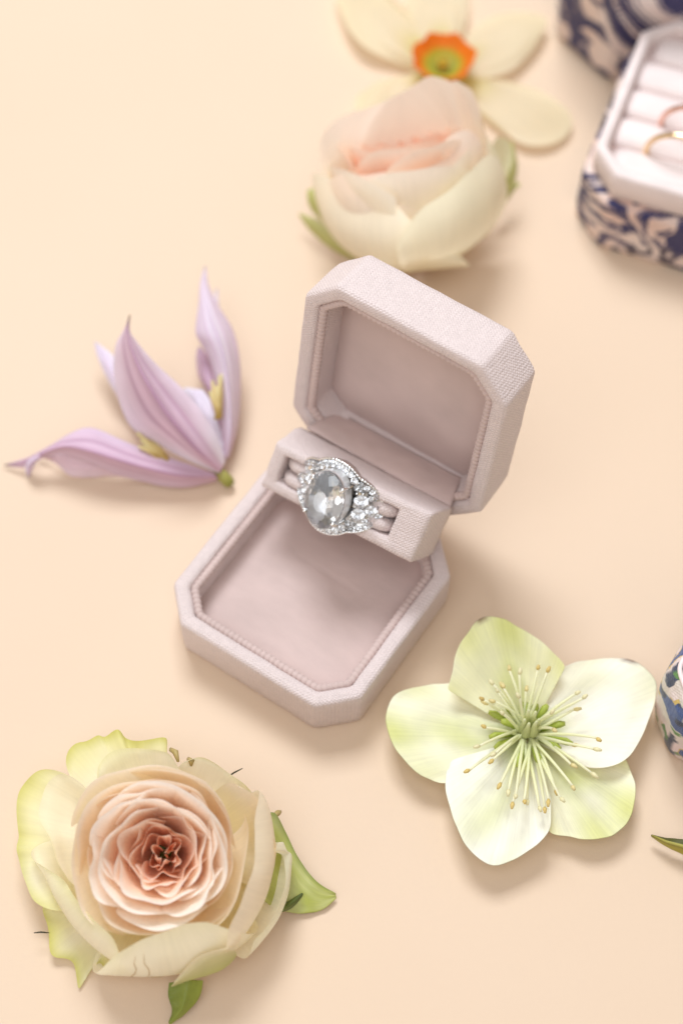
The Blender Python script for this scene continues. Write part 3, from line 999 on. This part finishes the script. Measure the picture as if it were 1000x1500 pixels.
for L, M, R in (
    ([(240, 850, 5), (150, 770, 8), (75, 690, 10), (68, 630, 13)], [(240, 840, 9), (170, 740, 13), (110, 670, 14), (72, 628, 13)], [(245, 830, 9), (190, 740, 14), (140, 660, 16), (110, 615, 15)]),
    ([(230, 870, 2), (150, 830, 2), (80, 770, 3), (38, 712, 5)], [(235, 855, 5), (160, 805, 5), (90, 750, 6), (38, 710, 5)], [(240, 845, 6), (180, 795, 6), (110, 735, 7), (42, 708, 6)]),
    ([(690, 720, 4), (720, 640, 8), (735, 540, 14), (745, 470, 18)], [(695, 720, 5), (735, 640, 10), (752, 560, 14), (750, 470, 18)], [(700, 715, 4), (745, 640, 8), (768, 560, 12), (752, 468, 18)]),
    ([(700, 690, 5), (720, 640, 8), (760, 605, 10), (778, 612, 10)], [(700, 700, 6), (730, 650, 9), (760, 615, 10), (778, 614, 10)], [(700, 710, 4), (735, 665, 7), (765, 625, 9), (779, 616, 10)])):
    d = strip_petal([(420 + x * .44, y * .44, z) for x, y, z in L], [(420 + x * .44, y * .44, z) for x, y, z in M], [(420 + x * .44, y * .44, z) for x, y, z in R], sg2, nt=14, ns=7, seed=L[0][0])
    addp('sepal', d, M_GREEN, rose2, ORG2, .4)

# ------------------------------------------------------------------ hellebore
HC = (772, 1082)
HO = U(772, 1082, 3)
ORGH = (HO.x, HO.y, 0)
hel = empty('hellebore_flower', loc=ORGH)
tag(hel, 'pale green and white five petalled hellebore with long cream stamens', 'flower')
def hcol(green, s0, wid, gtip=0.0, base=(.95, .93, .76), tipc=None):
    def c(s, t):
        col = mixc((.66, .70, .30), base, sstep(.08, .40, t))
        n_ = .6 + .8 * nz(s * 6 + green * 9, t * 3, s0 * 5)
        g = green * math.exp(-((s - s0) / wid) ** 2) * sstep(.15, .5, t) * n_
        col = mixc(col, (.58, .61, .10), g)
        col = mixc(col, (.76, .75, .28), gtip * sstep(.55, 1, t) * n_)
        if tipc:
            col = mixc(col, (.18, .06, .02), sstep(.975, 1, t) * math.exp(-((s - tipc) / .03) ** 2))
        return col
    return c
sep_list = [
    # top
    ([(655, 1010), (661, 985), (670, 950), (688, 920), (704, 906), (717, 903), (740, 908), (762, 919), (796, 943), (815, 960), (828, 978)], 3.0, 13, hcol(.85, .55, .22, .5, (.92, .90, .66), .44), 0.2),
    # lower right
    ([(905, 1095), (917, 1112), (928, 1140), (932, 1160), (925, 1196), (912, 1214), (893, 1226), (857, 1231), (830, 1226), (806, 1220), (795, 1205)], 2.5, 6, hcol(.8, .5, .3, .55), 1.0),
    # right
    ([(812, 985), (835, 972), (862, 967), (908, 963), (940, 974), (956, 990), (963, 1004), (958, 1035), (937, 1087), (917, 1112), (890, 1124), (862, 1126)], 4.0, 9, hcol(.3, .35, .25, .1, (.96, .93, .83), .33), 2.0),
    # left
    ([(668, 999), (640, 1002), (616, 1005), (586, 1013), (570, 1028), (564, 1055), (572, 1085), (583, 1104), (610, 1132), (630, 1143), (652, 1149), (668, 1140)], 4.0, 8, hcol(.7, .5, .3, .2), 3.0),
    # bottom
    ([(662, 1112), (654, 1128), (652, 1156), (663, 1197), (675, 1228), (690, 1250), (719, 1269), (745, 1263), (770, 1250), (800, 1226), (807, 1200), (808, 1170)], 5.0, 8, hcol(.4, .45, .25, 0.05, (.96, .95, .86)), 4.0),
]
for ol, zb, ze, cf, sd in sep_list:
    # shallow bowl: rises to the middle of the petal, edges turning down a little
    zf = lambda s, t, zb=zb, ze=ze: zb + (ze - zb) * t ** 1.3 + 1.6 * math.sin(math.pi * s) * t * (1 - t) * 1.8 - 1.2 * (abs(2 * s - 1) ** 3) * t
    d = fan_petal(HC, ol, zf, cf, ns=36, nt=18, seed=sd, warp=1.3)
    addp('petal', d, M_PETAL_THIN, hel, ORGH, .1)
# centre
random.seed(21)
HCz = 5.0
cen = U(772, 1076, HCz)
def sprite(name, path, rads, col, mat, seg=7, parent=hel, org=ORGH, colb=None):
    v, f = tube(path, rads, seg)
    k = len(path)
    cols = [mixc(col, colb or col, (i // seg) / max(1, k - 1)) for i in range(len(v))]
    return build(name, v, f, mat, parent, org=org, cols=cols, uv=[(i % seg / seg, i // seg / k) for i in range(len(v))])
for px, py in ((715, 1045), (733, 1058), (716, 1082), (768, 1030), (785, 1033), (801, 1035), (827, 1062), (838, 1092), (820, 1100), (724, 1098), (740, 1035), (757, 1125), (790, 1122)):
    e = U(px, py, 9)
    dirv = (e - cen); 
    b = cen + dirv * .30
    pts = [b, cen + dirv * .6 + Vector((0, 0, 1.0)), cen + dirv * .85 + Vector((0, 0, 1.2)), cen + dirv * 1.0 + Vector((0, 0, .7))]
    sprite('nectary', pts, [.4, .65, .9, .5], (.36, .46, .05), M_GREEN, 8, colb=(.50, .56, .10))
tips = [(745, 980), (760, 985), (788, 978), (802, 982), (720, 1001), (727, 1012), (735, 1005), (705, 1024), (712, 1030), (722, 1027), (736, 1006), (845, 1015), (856, 1022), (843, 1038),
        (877, 1082), (872, 1098), (841, 1093), (838, 1122), (868, 1134), (840, 1154), (822, 1172), (804, 1174), (798, 1186), (790, 1185), (767, 1176), (772, 1175), (750, 1178), (744, 1160), (732, 1150),
        (720, 1115), (700, 1094), (708, 1066), (724, 1105), (685, 1130), (760, 1020), (770, 1010), (735, 1045), (808, 1045), (812, 1068), (815, 1160), (755, 1168)]
for k, (px, py) in enumerate(tips):
    d0 = math.hypot(px - 772, py - 1076)
    zt = 8 + random.uniform(3.0, 8.5) + (3 if d0 < 60 else 0)
    e = U(px, py, zt)
    b = cen + Vector((random.uniform(-1.3, 1.3), random.uniform(-1.3, 1.3), .5))
    mid = b.lerp(e, .5) + Vector((random.uniform(-.5, .5), random.uniform(-.5, .5), 1.6 + random.uniform(0, 1)))
    path = [b * (1 - t) ** 2 + mid * 2 * t * (1 - t) + e * t * t for t in [i / 7 for i in range(8)]]
    st = sprite('stamen', path, [.40, .40, .39, .38, .36, .34, .31, .27], (.86, .88, .52), M_PETAL, 6, colb=(.95, .93, .72))
    dr = (path[-1] - path[-2]).normalized()
    side = Vector((random.uniform(-1, 1), random.uniform(-1, 1), random.uniform(-.3, .5))) * .5
    sprite('anther', [e - dr * .5, e + side * .5, e + dr * .9 + side], [.32, .52, .28], random.choice([(.76, .58, .20), (.82, .70, .34), (.66, .48, .16), (.86, .80, .50), (.86, .80, .50)]), M_GREEN, 7, parent=st)
for k in range(6):
    a = k * 1.047
    b = cen + Vector((math.cos(a) * .8, math.sin(a) * .8, 0))
    e = cen + Vector((math.cos(a) * 1.6 + .3, math.sin(a) * 1.6, 8.5 + (k % 3)))
    sprite('carpel', [b, b.lerp(e, .4) + Vector((math.cos(a), math.sin(a), 0)) * .5, b.lerp(e, .75), e], [.9, 1.05, .5, .3], (.62, .66, .26), M_PETAL, 8, colb=(.80, .80, .50))

# ------------------------------------------------------------------ clematis
def T6(l):
    return [(x * .38, 370 + y * .38, z) for x, y, z in l]
KO = U(325, 697, 2)
ORGK = (KO.x, KO.y, 0)
clem = empty('clematis_flower', loc=ORGK)
tag(clem, 'lilac clematis flower with pointed ribbed petals lying on its side', 'flower')
LIL = (.74, .53, .65); LILD = (.42, .18, .31); LILP = (.90, .83, .91); MAU = (.68, .45, .54)
def tep(base=LIL, edge=LILP, mid=LILD, tip=(.25, .16, .06), tipt=.93, w=.10, foot=None):
    def c(s, t):
        col = mixc(base, edge, abs(s) ** 1.5 * .75)
        col = mixc(col, mid, math.exp(-(s / w) ** 2) * .75 * (1 - .3 * t))
        col = mixc(col, mid, math.exp(-((abs(s) - .42) / .06) ** 2) * .55)
        col = mixc(col, MAU, sstep(.25, 0, t) * .5)
        if foot: col = mixc(col, foot, sstep(.35, .1, t) * sstep(.2, .9, abs(s)))
        return mixc(col, tip, sstep(tipt, 1, t))
    return c
tepals = [
    # right, standing
    (T6([(870, 795, 4), (855, 700, 7), (845, 580, 10), (815, 440, 13), (775, 350, 15), (752, 310, 16), (765, 200, 17), (770, 120, 17), (791, 48, 17)]),
     T6([(876, 795, 4), (890, 690, 9), (885, 560, 14), (865, 420, 18), (840, 330, 20), (810, 250, 20), (795, 180, 19), (785, 120, 18), (792, 48, 17)]),
     T6([(884, 785, 4), (915, 680, 6), (928, 520, 9), (920, 380, 12), (893, 285, 14), (850, 220, 16), (820, 165, 17), (800, 110, 17), (793, 48, 17)]), tep(LILP, (.70, .52, .66), (.60, .40, .58), (.5, .4, .5), .97), 0.2),
    (T6([(860, 780, 4), (830, 660, 5), (800, 540, 6), (765, 480, 6), (755, 400, 7), (765, 360, 8)]),
     T6([(862, 780, 5), (845, 660, 7), (820, 560, 8), (795, 490, 9), (785, 430, 9), (770, 362, 8)]),
     T6([(866, 780, 4), (856, 680, 7), (850, 580, 8), (835, 480, 9), (815, 420, 9), (775, 365, 8)]), tep((.66, .46, .58), (.74, .56, .66), (.62, .42, .54), (.6, .42, .56)), .1),
    (T6([(872, 700, 3), (865, 500, 4), (845, 300, 5), (825, 180, 6), (836, 135, 6)]), T6([(876, 700, 4), (880, 500, 6), (862, 300, 7), (836, 190, 7), (837, 135, 6)]), T6([(880, 700, 3), (895, 500, 4), (880, 320, 5), (846, 220, 6), (838, 135, 6)]), tep(LILP, LILP, LIL, (.6, .5, .62)), .1),
    # pale one between
    (T6([(850, 830, 3), (770, 720, 4), (720, 600, 5), (705, 530, 6), (712, 518, 6)]), T6([(856, 830, 4), (810, 720, 6), (770, 610, 8), (750, 550, 8), (745, 522, 7)]), T6([(868, 810, 4), (860, 720, 6), (835, 640, 8), (810, 570, 8), (782, 528, 7)]), tep((.82, .76, .86), (.86, .82, .89), (.78, .70, .80), (.85, .8, .88)), .1),
    # behind the middle one
    (T6([(560, 720, 3), (480, 600, 5), (420, 500, 7), (375, 400, 8), (364, 342, 8)]), T6([(565, 700, 4), (500, 580, 7), (440, 480, 9), (395, 400, 9), (366, 342, 8)]), T6([(575, 690, 4), (520, 560, 6), (470, 450, 8), (430, 390, 9), (368, 343, 8)]), tep((.76, .68, .80), LILP, LIL, (.7, .66, .78)), .1),
    # lower, under flap of the lying one
    (T6([(560, 870, 1), (430, 862, 1), (340, 866, 1), (270, 862, 1), (215, 815, 1.2), (150, 782, 1.5)]), T6([(560, 850, 3), (430, 830, 4), (340, 820, 4), (270, 810, 4), (215, 795, 3), (150, 780, 2)]), T6([(560, 800, 5), (430, 790, 6), (340, 780, 6), (270, 775, 5), (215, 775, 4), (155, 778, 2)]), tep((.80, .62, .68), (.84, .70, .76), (.72, .5, .58), (.76, .6, .66)), .1),
    # lying to the left
    (T6([(835, 880, 2), (700, 907, 1.5), (560, 886, 2), (440, 852, 4), (330, 805, 6), (240, 775, 7), (170, 785, 6), (125, 820, 4), (95, 830, 2), (15, 822, 1)]),
     T6([(840, 865, 5), (700, 865, 7), (560, 835, 9), (440, 800, 11), (330, 765, 12), (250, 750, 11), (190, 765, 9), (135, 790, 6), (98, 805, 4), (15, 820, 1)]),
     T6([(820, 850, 5), (680, 798, 8), (540, 752, 9), (450, 715, 10), (380, 682, 10), (325, 675, 10), (250, 705, 9), (170, 757, 7), (105, 790, 4), (15, 817, 1)]), tep(LIL, (.74, .60, .72), LILD, (.35, .25, .2), .95), .5),
    # middle, facing the camera
    (T6([(845, 855, 4), (720, 800, 8), (600, 735, 10), (510, 680, 11), (470, 610, 13), (447, 530, 16), (437, 440, 19), (445, 350, 23), (475, 305, 26), (500, 238, 29)]),
     T6([(852, 845, 6), (765, 770, 14), (685, 680, 20), (620, 590, 24), (570, 510, 27), (530, 430, 29), (505, 365, 30), (492, 325, 30), (487, 298, 30), (501, 238, 29)]),
     T6([(866, 810, 5), (835, 705, 10), (770, 600, 14), (690, 510, 17), (620, 445, 20), (570, 395, 23), (530, 345, 25), (508, 318, 27), (498, 295, 28), (503, 238, 29)]), tep(foot=(.86, .80, .86)), .8),
]
for k, (L, M, R, cf, rib) in enumerate(tepals):
    d = strip_petal(L, M, R, cf, ns=21, nt=30, rib=rib, seed=k * 1.7, bulge=.5)
    addp('petal', d, M_TEPAL, clem, ORGK, .1)
# curled tip of the lying petal
d = strip_petal(T6([(150, 775, 7), (110, 800, 5), (96, 830, 3), (108, 868, 1)]), T6([(155, 785, 8), (125, 805, 7), (112, 835, 4), (110, 869, 1)]), T6([(170, 790, 7), (145, 805, 6), (126, 835, 3), (112, 868, 1)]), tep((.72, .58, .74), LILP, LIL, (.4, .32, .3), .85), nt=12, ns=9, seed=9)
addp('petal', d, M_TEPAL, clem, ORGK, .1)
random.seed(3)
for (x0, y0), (x1, y1), zz, n_ in (((640, 795), (520, 690), 9, 9), ((852, 640), (825, 480), 13, 8)):
    for k in range(n_):
        b = T6([(x0 + random.uniform(-20, 10), y0 + random.uniform(-8, 8), zz - 1)])[0]
        e = T6([(lerp(x0, x1, random.uniform(.55, 1)) + random.uniform(-22, 22), lerp(y0, y1, random.uniform(.55, 1)) + random.uniform(-14, 14), zz + random.uniform(0, 3))])[0]
        b, e = U(*b), U(*e)
        sprite('stamen', [b, b.lerp(e, .5) + Vector((0, 0, .8)), e], [.5, .55, .4], (.78, .56, .16), M_PETAL, 6, clem, ORGK, colb=(.86, .76, .42))
sprite('stalk', [U(316, 688, 4), U(325, 696, 3.5), U(333, 704, 2.5), U(337, 709, 1.6)], [1.2, 1.5, 1.6, 1.3], (.46, .40, .12), M_GREEN, 10, clem, ORGK, colb=(.34, .36, .06))

# ------------------------------------------------------------------ narcissus behind
DC = (648, 96)
DO = U(648, 96, 2)
ORGD = (DO.x, DO.y, 0)
daf = empty('narcissus_flower', loc=ORGD)
tag(daf, 'cream narcissus with orange frilled cup lying behind the blush rose', 'flower')
def dcol(s, t):
    return mixc((.74, .66, .16), mixc((.88, .79, .54), (.92, .85, .66), .5 + .5 * nz(s * 3, t * 2, 5)), sstep(.1, .5, t))
for k, (ol, ze) in enumerate((
    ([(430, 300), (330, 265), (270, 290), (228, 330), (250, 400), (330, 420), (440, 380)], 6),
    ([(600, 262), (680, 262), (800, 285), (900, 335), (952, 390), (935, 450), (870, 484), (790, 480), (720, 440), (640, 390)], 5),
    ([(430, 240), (320, 190), (225, 125), (180, 50), (165, -50), (250, -80), (340, -20), (420, 70), (480, 150)], 8),
    ([(580, 180), (620, 95), (680, 52), (780, 38), (866, 58), (850, 115), (800, 185), (740, 235), (640, 262)], 9),
    ([(445, 160), (405, 70), (400, -60), (470, -140), (560, -130), (600, -20), (595, 80), (565, 165)], 7),
    ([(470, 300), (430, 420), (470, 520), (560, 530), (620, 440), (600, 320)], 5))):
    o2 = [(420 + x * .44, y * .44) for x, y in ol]
    zf = lambda s, t, ze=ze: 3.5 + (ze - 6) * .6 * t + 3.0 * math.sin(math.pi * s) * t * (1 - t) - 2.0 * abs(2 * s - 1) ** 3 * t
    d = fan_petal(DC, o2, zf, dcol, ns=26, nt=12, seed=k * 2.2, warp=2.0)
    addp('petal', d, M_PETAL_SHEER, daf, ORGD, 0)
dc = U(648, 98, 7)
verts, uvs, cols = [], [], []
nu, nv = 60, 10
for j in range(nv):
    t = j / (nv - 1)
    for i in range(nu):
        a = 2 * math.pi * i / nu
        fr_ = 1 + .045 * math.sin(a * 7 + 1) * t * t + .03 * math.sin(a * 13) * t * t + .08 * nz(math.cos(a) * 2, math.sin(a) * 2, 3) * t * t
        r = lerp(1.6, 8.6, t ** .8) * fr_
        verts.append(dc + Vector((r * math.cos(a), r * math.sin(a), 4.5 * t ** 1.5 + .5 * math.sin(a * 7) * t * t)))
        uvs.append((i / nu * 3, t))
        cols.append(mixc(mixc((.36, .40, .05), (.62, .48, .03), t * 2), (.86, .24, .01), sstep(.40, .62, t)))
addp('cup', (verts, grid_faces(nu, nv, True), uvs, cols), M_PETAL, daf, ORGD, .3)
for k in range(6):
    a = k * 1.047 + .3
    sprite('stamen', [dc + Vector((math.cos(a) * .8, math.sin(a) * .8, 0)), dc + Vector((math.cos(a) * 1.4, math.sin(a) * 1.4, 2.6))], [.4, .6], (.75, .55, .06), M_PETAL, 6, daf, ORGD)

# ------------------------------------------------------------------ printed floral boxes
NAVY = (.030, .026, .10)
NAVYD = (.03, .02, .05)
BLUSHP = (.72, .52, .44)
def print_flower(u, v, seed):
    """navy brush scrollwork on blush: returns colour"""
    wu = u + 7 * nz(u * .07, v * .07, seed) + 2.2 * nz(u * .22, v * .22, seed + 5)
    wv = v + 7 * nz(u * .07 + 9, v * .07, seed + 1) + 2.2 * nz(u * .22, v * .22 + 4, seed + 6)
    n1 = nz(wu * .075, wv * .075, seed + 2)
    band = math.sin(n1 * 17)
    blob = nz(wu * .13 + 3, wv * .13, seed + 11)
    dark = 1.0 if (blob > .16 or (band > -.2 and blob > -.34)) else 0.0
    if abs(band - .55) < .10: dark *= .25
    if blob > .34: dark = 1.0
    base = mixc(BLUSHP, (.80, .68, .62), .5 + nz(u * .1, v * .1, seed))
    return mixc(base, NAVY if nz(u * .05, v * .05, seed + 3) > -.1 else NAVYD, dark)

def print_shell(name, a, b, c, prof, parent, seed, colf, frame=None, capcol=None, r=1.2, dens=0.45):
    """dense lofted octagon carrying the print as point colours"""
    base = oct_ring(a, b, c, 0, 0, r=r, edge_n=max(8, int(2 * a / dens)), corner_n=4)
    rings, pv = [], []
    acc = 0.0
    pr = resample([(p[0], p[1]) for p in prof], max(8, int(sum(math.hypot(prof[k + 1][0] - prof[k][0], prof[k + 1][1] - prof[k][1]) for k in range(len(prof) - 1)) / dens)), False)
    for j, (ins, z) in enumerate(pr):
        if j: acc += math.hypot(ins - pr[j - 1][0], z - pr[j - 1][1])
        rings.append(oct_ring(a, b, c, ins, z, r=r, edge_n=max(8, int(2 * a / dens)), corner_n=4)); pv.append(acc)
    v, f, uv = loft(rings, cap0=True, cap1=True, jitter=.2, seed=seed)
    cols = [colf(uu, vv) for uu, vv in uv]
    return build(name, v, f, M_PRINT, parent, uv=uv, cols=cols)

# open box with rings, top right
PW = -0.36
e0 = U(871, 361, 0)
def box_at(px, py, a, b, c, yaw):
    """matrix whose local corner (-a+c, -b) lies on the table at the pixel"""
    R = Matrix.Rotation(yaw, 4, 'Z')
    off = R @ Vector((-a + c, -b, 0))
    p = U(px, py, 0)
    return Matrix.Translation(p - off) @ R
MB = box_at(874, 362, 33, 31, 9, PW)
fb = empty('floral_ring_box', mat=MB)
tag(fb, 'open navy and blush floral ring box with padded blush cushions for rings', 'ring box')
print_shell('printed_base', 33, 31, 9, [(2, 0), (.6, .3), (0, 1.2), (0, 16.6), (.4, 17.6), (1.5, 18.0), (4, 18.0)], fb, 3.0, lambda u, v: print_flower(u * .85, v * .85, 3.0))
prof = [(4.2, 17.9), (3.0, 18.2), (2.3, 19.0), (2.2, 23), (2.4, 26), (3.0, 26.8), (4.0, 27.0), (4.9, 26.6), (5.2, 25.8), (5.3, 20.5)]
v, f, uv = loft([oct_ring(33, 31, 9, i, z, r=.8) for i, z in prof], jitter=.2, seed=31)
build('inner_frame', v, f, M_VELVET, fb, uv=uv)
v, f, uv = loft([oct_ring(33, 31, 9, 5.3, 20.6), oct_ring(33, 31, 9, 20, 20.6)], cap1=True)
build('frame_floor', v, f, M_VELVET, fb, uv=uv)
NRL = 5
bw = 51.0 / NRL
for k in range(NRL):
    yc = -25.6 + bw * (k + .5)
    verts, uvs = [], []
    na, nu = 14, 18
    for i in range(nu):
        x = lerp(-27.4, 27.4, i / (nu - 1))
        if k == 0 or k == NRL - 1:
            x *= .93
        sh = 1.0 if 0 < i < nu - 1 else .9
        for j in range(na):
            a = 2 * math.pi * j / na
            verts.append((x, yc + bw * .495 * sh * math.copysign(abs(math.cos(a)) ** .7, math.cos(a)), 20.9 + 3.4 * sh * math.copysign(abs(math.sin(a)) ** .6, math.sin(a)) + .15 * nz(x * .3, k, a)))
            uvs.append((x, a * 4))
    f = grid_faces(na, nu, True) + [tuple(range(na))[::-1], tuple((nu - 1) * na + q for q in range(na))]
    build('cushion_roll', verts, [t[::-1] for t in f], M_VELVET, fb, uv=uvs)
def plain_ring(name, mat, x, y, label, stone_col=None, tilt=0.0, R=9.0):
    m = MB @ Matrix.Translation((x, y, 24.2)) @ Matrix.Rotation(tilt, 4, 'Z')
    e = empty(name, mat=m)
    tag(e, label, 'ring', 'rings in the floral ring box')
    verts = []
    for k in range(48):
        a = 2 * math.pi * k / 48
        for q in range(8):
            b_ = 2 * math.pi * q / 8
            rr_ = R + .75 * math.cos(b_)
            verts.append((rr_ * math.cos(a), .9 * math.sin(b_), rr_ * math.sin(a) * .95))
    f = [(k * 8 + q, k * 8 + (q + 1) % 8, ((k + 1) % 48) * 8 + (q + 1) % 8, ((k + 1) % 48) * 8 + q) for k in range(48) for q in range(8)]
    build('band', verts, [t[::-1] for t in f], mat, e)
    if stone_col:
        o = link('stone', small, e)
        o.matrix_basis = Matrix.Translation((0, 0, (R * .95 + 1.8) * S)) @ Matrix.Diagonal((2.2, 2.2, 2.2, 1))
        v, f = tube([(0, 0, R * .95), (0, 0, R * .95 + 1.6)], [.8, 1.9], 8)
        build('setting', v, f, mat, e)
plain_ring('gold_ring', M_GOLD, -9.5, -25.6 + bw * 1, 'plain yellow gold ring nearest in the floral ring box')
plain_ring('rose_gold_ring', M_ROSEGOLD, -8.5, -25.6 + bw * 2, 'rose gold ring with small stone behind the plain gold one', True)

# tall closed floral box behind it
ML = box_at(886, 119, 32, 30, 15, -0.12)
fl = empty('floral_box', mat=ML)
tag(fl, 'closed navy floral fabric box standing behind the open floral ring box', 'box')
def big_flower(u, v):
    # one large bloom on the front panel, leaves elsewhere
    cu, cv = BFU, 37.0
    d, a = math.hypot(u - cu, v - cv), math.atan2(v - cv, u - cu)
    w = nz(u * .13, v * .13, 4)
    if d < 36 + 3 * w:
        if d < 2.4: return NAVY
        ang = a * 4.5 + .022 * d * d * .5 + w * .8
        p = abs(math.sin(ang))
        kf = int(math.floor(ang / math.pi)) % 3
        cream = mixc((.76, .60, .55), (.82, .72, .68), w + .5)
        if p < .16 + .12 * math.sin(d * .3): return cream
        if kf == 0 and p > .45 and d > 5: return cream
        if kf == 1 and abs(p - .72) < .07 and d > 6: return cream
        return NAVY
    return print_flower(u * .8 + 40, v * .8, 6.0)
# perimeter position of the front panel (ring starts at +x side)
_r0 = oct_ring(32, 30, 15, 0, 0, r=1.2, edge_n=max(8, int(64 / .45)), corner_n=4)
_acc, BFU = 0.0, 0.0
_best = 1e9
for i in range(1, len(_r0)):
    _acc += math.hypot(_r0[i][0] - _r0[i - 1][0], _r0[i][1] - _r0[i - 1][1])
    q = math.hypot(_r0[i][0] + 1.0, _r0[i][1] + 30)
    if q < _best: _best, BFU = q, _acc
body = print_shell('printed_body', 32, 30, 15, [(2.5, 0), (1.0, .3), (.2, 1.5), (0, 3), (0, 50), (.6, 52), (2, 53), (6, 53.2), (14, 53.2)], fl, 6.0, big_flower, r=2.0)
v, f = tube([(p[0] * 1.003, p[1] * 1.003, p[2]) for p in oct_ring(32, 30, 15, 0, 30 + 14, r=2.0)], .35, 6, True)
build('seam', v, f, M_CLOTH, body)

# floral box at the right edge, near the hellebore
MP = box_at(973, 1110, 26, 26, 8, -0.55)
fp = empty('floral_box', mat=MP)
tag(fp, 'blue and white leaf print fabric box at the edge beside the hellebore', 'box')
def leaf_print(u, v):
    w = nz(u * .16, v * .16, 2)
    n1 = nz(u * .17 + 4, v * .13, 9)
    n2 = nz(u * .22, v * .22, 31)
    if n1 > .12: return (.05, .09, .24) if n2 > -.2 else (.03, .04, .08)
    if n1 > .06: return (.60, .42, .12) if w > .05 else (.62, .58, .50)
    if n2 > .30: return (.12, .24, .07)
    if n1 < -.28: return (.05, .06, .10)
    return mixc((.62, .57, .48), (.76, .60, .58), .5 + w)
bx = print_shell('printed_body', 26, 26, 8, [(3, 0), (1.6, .3), (.8, 1.4), (.1, 6), (0, 17), (.4, 21), (1.6, 24), (3.4, 25.5), (7, 26.4), (14, 26.6)], fp, 12.0, leaf_print, r=2.0)
v, f = tube(oct_ring(26, 26, 8, 2.6, 25.2, r=2.0), .55, 8, True)
build('piping', v, f, M_CLOTH, bx)

# leaf at the lower right
LO = U(975, 1232, 0)
lf = empty('leaf', loc=LO)
tag(lf, 'dark green leaf with yellow underside edge at the lower right corner', 'leaf')
d = strip_petal([(953, 1223, 3.0), (975, 1228, 3.5), (1000, 1230, 5), (1040, 1226, 6), (1090, 1240, 4)], [(953, 1224, 3.4), (975, 1233, 4.5), (1000, 1240, 5.5), (1040, 1248, 5), (1090, 1246, 3)],
                [(953, 1225, 2.4), (975, 1240, 2.2), (1000, 1252, 1.5), (1040, 1275, .8), (1090, 1252, .8)], lambda s, t: mixc((.10, .10, .015), (.45, .38, .04), sstep(-.3, .5, s)), seed=8)
addp('blade', d, M_GREEN, lf, LO, .4)
sprite('midrib', [U(955, 1224, 3.7), U(975, 1233, 4.9), U(1000, 1240, 5.9), U(1040, 1248, 5.4), U(1088, 1246, 3.3)], [.15, .3, .4, .45, .3], (.45, .40, .08), M_GREEN, 6, lf, LO)
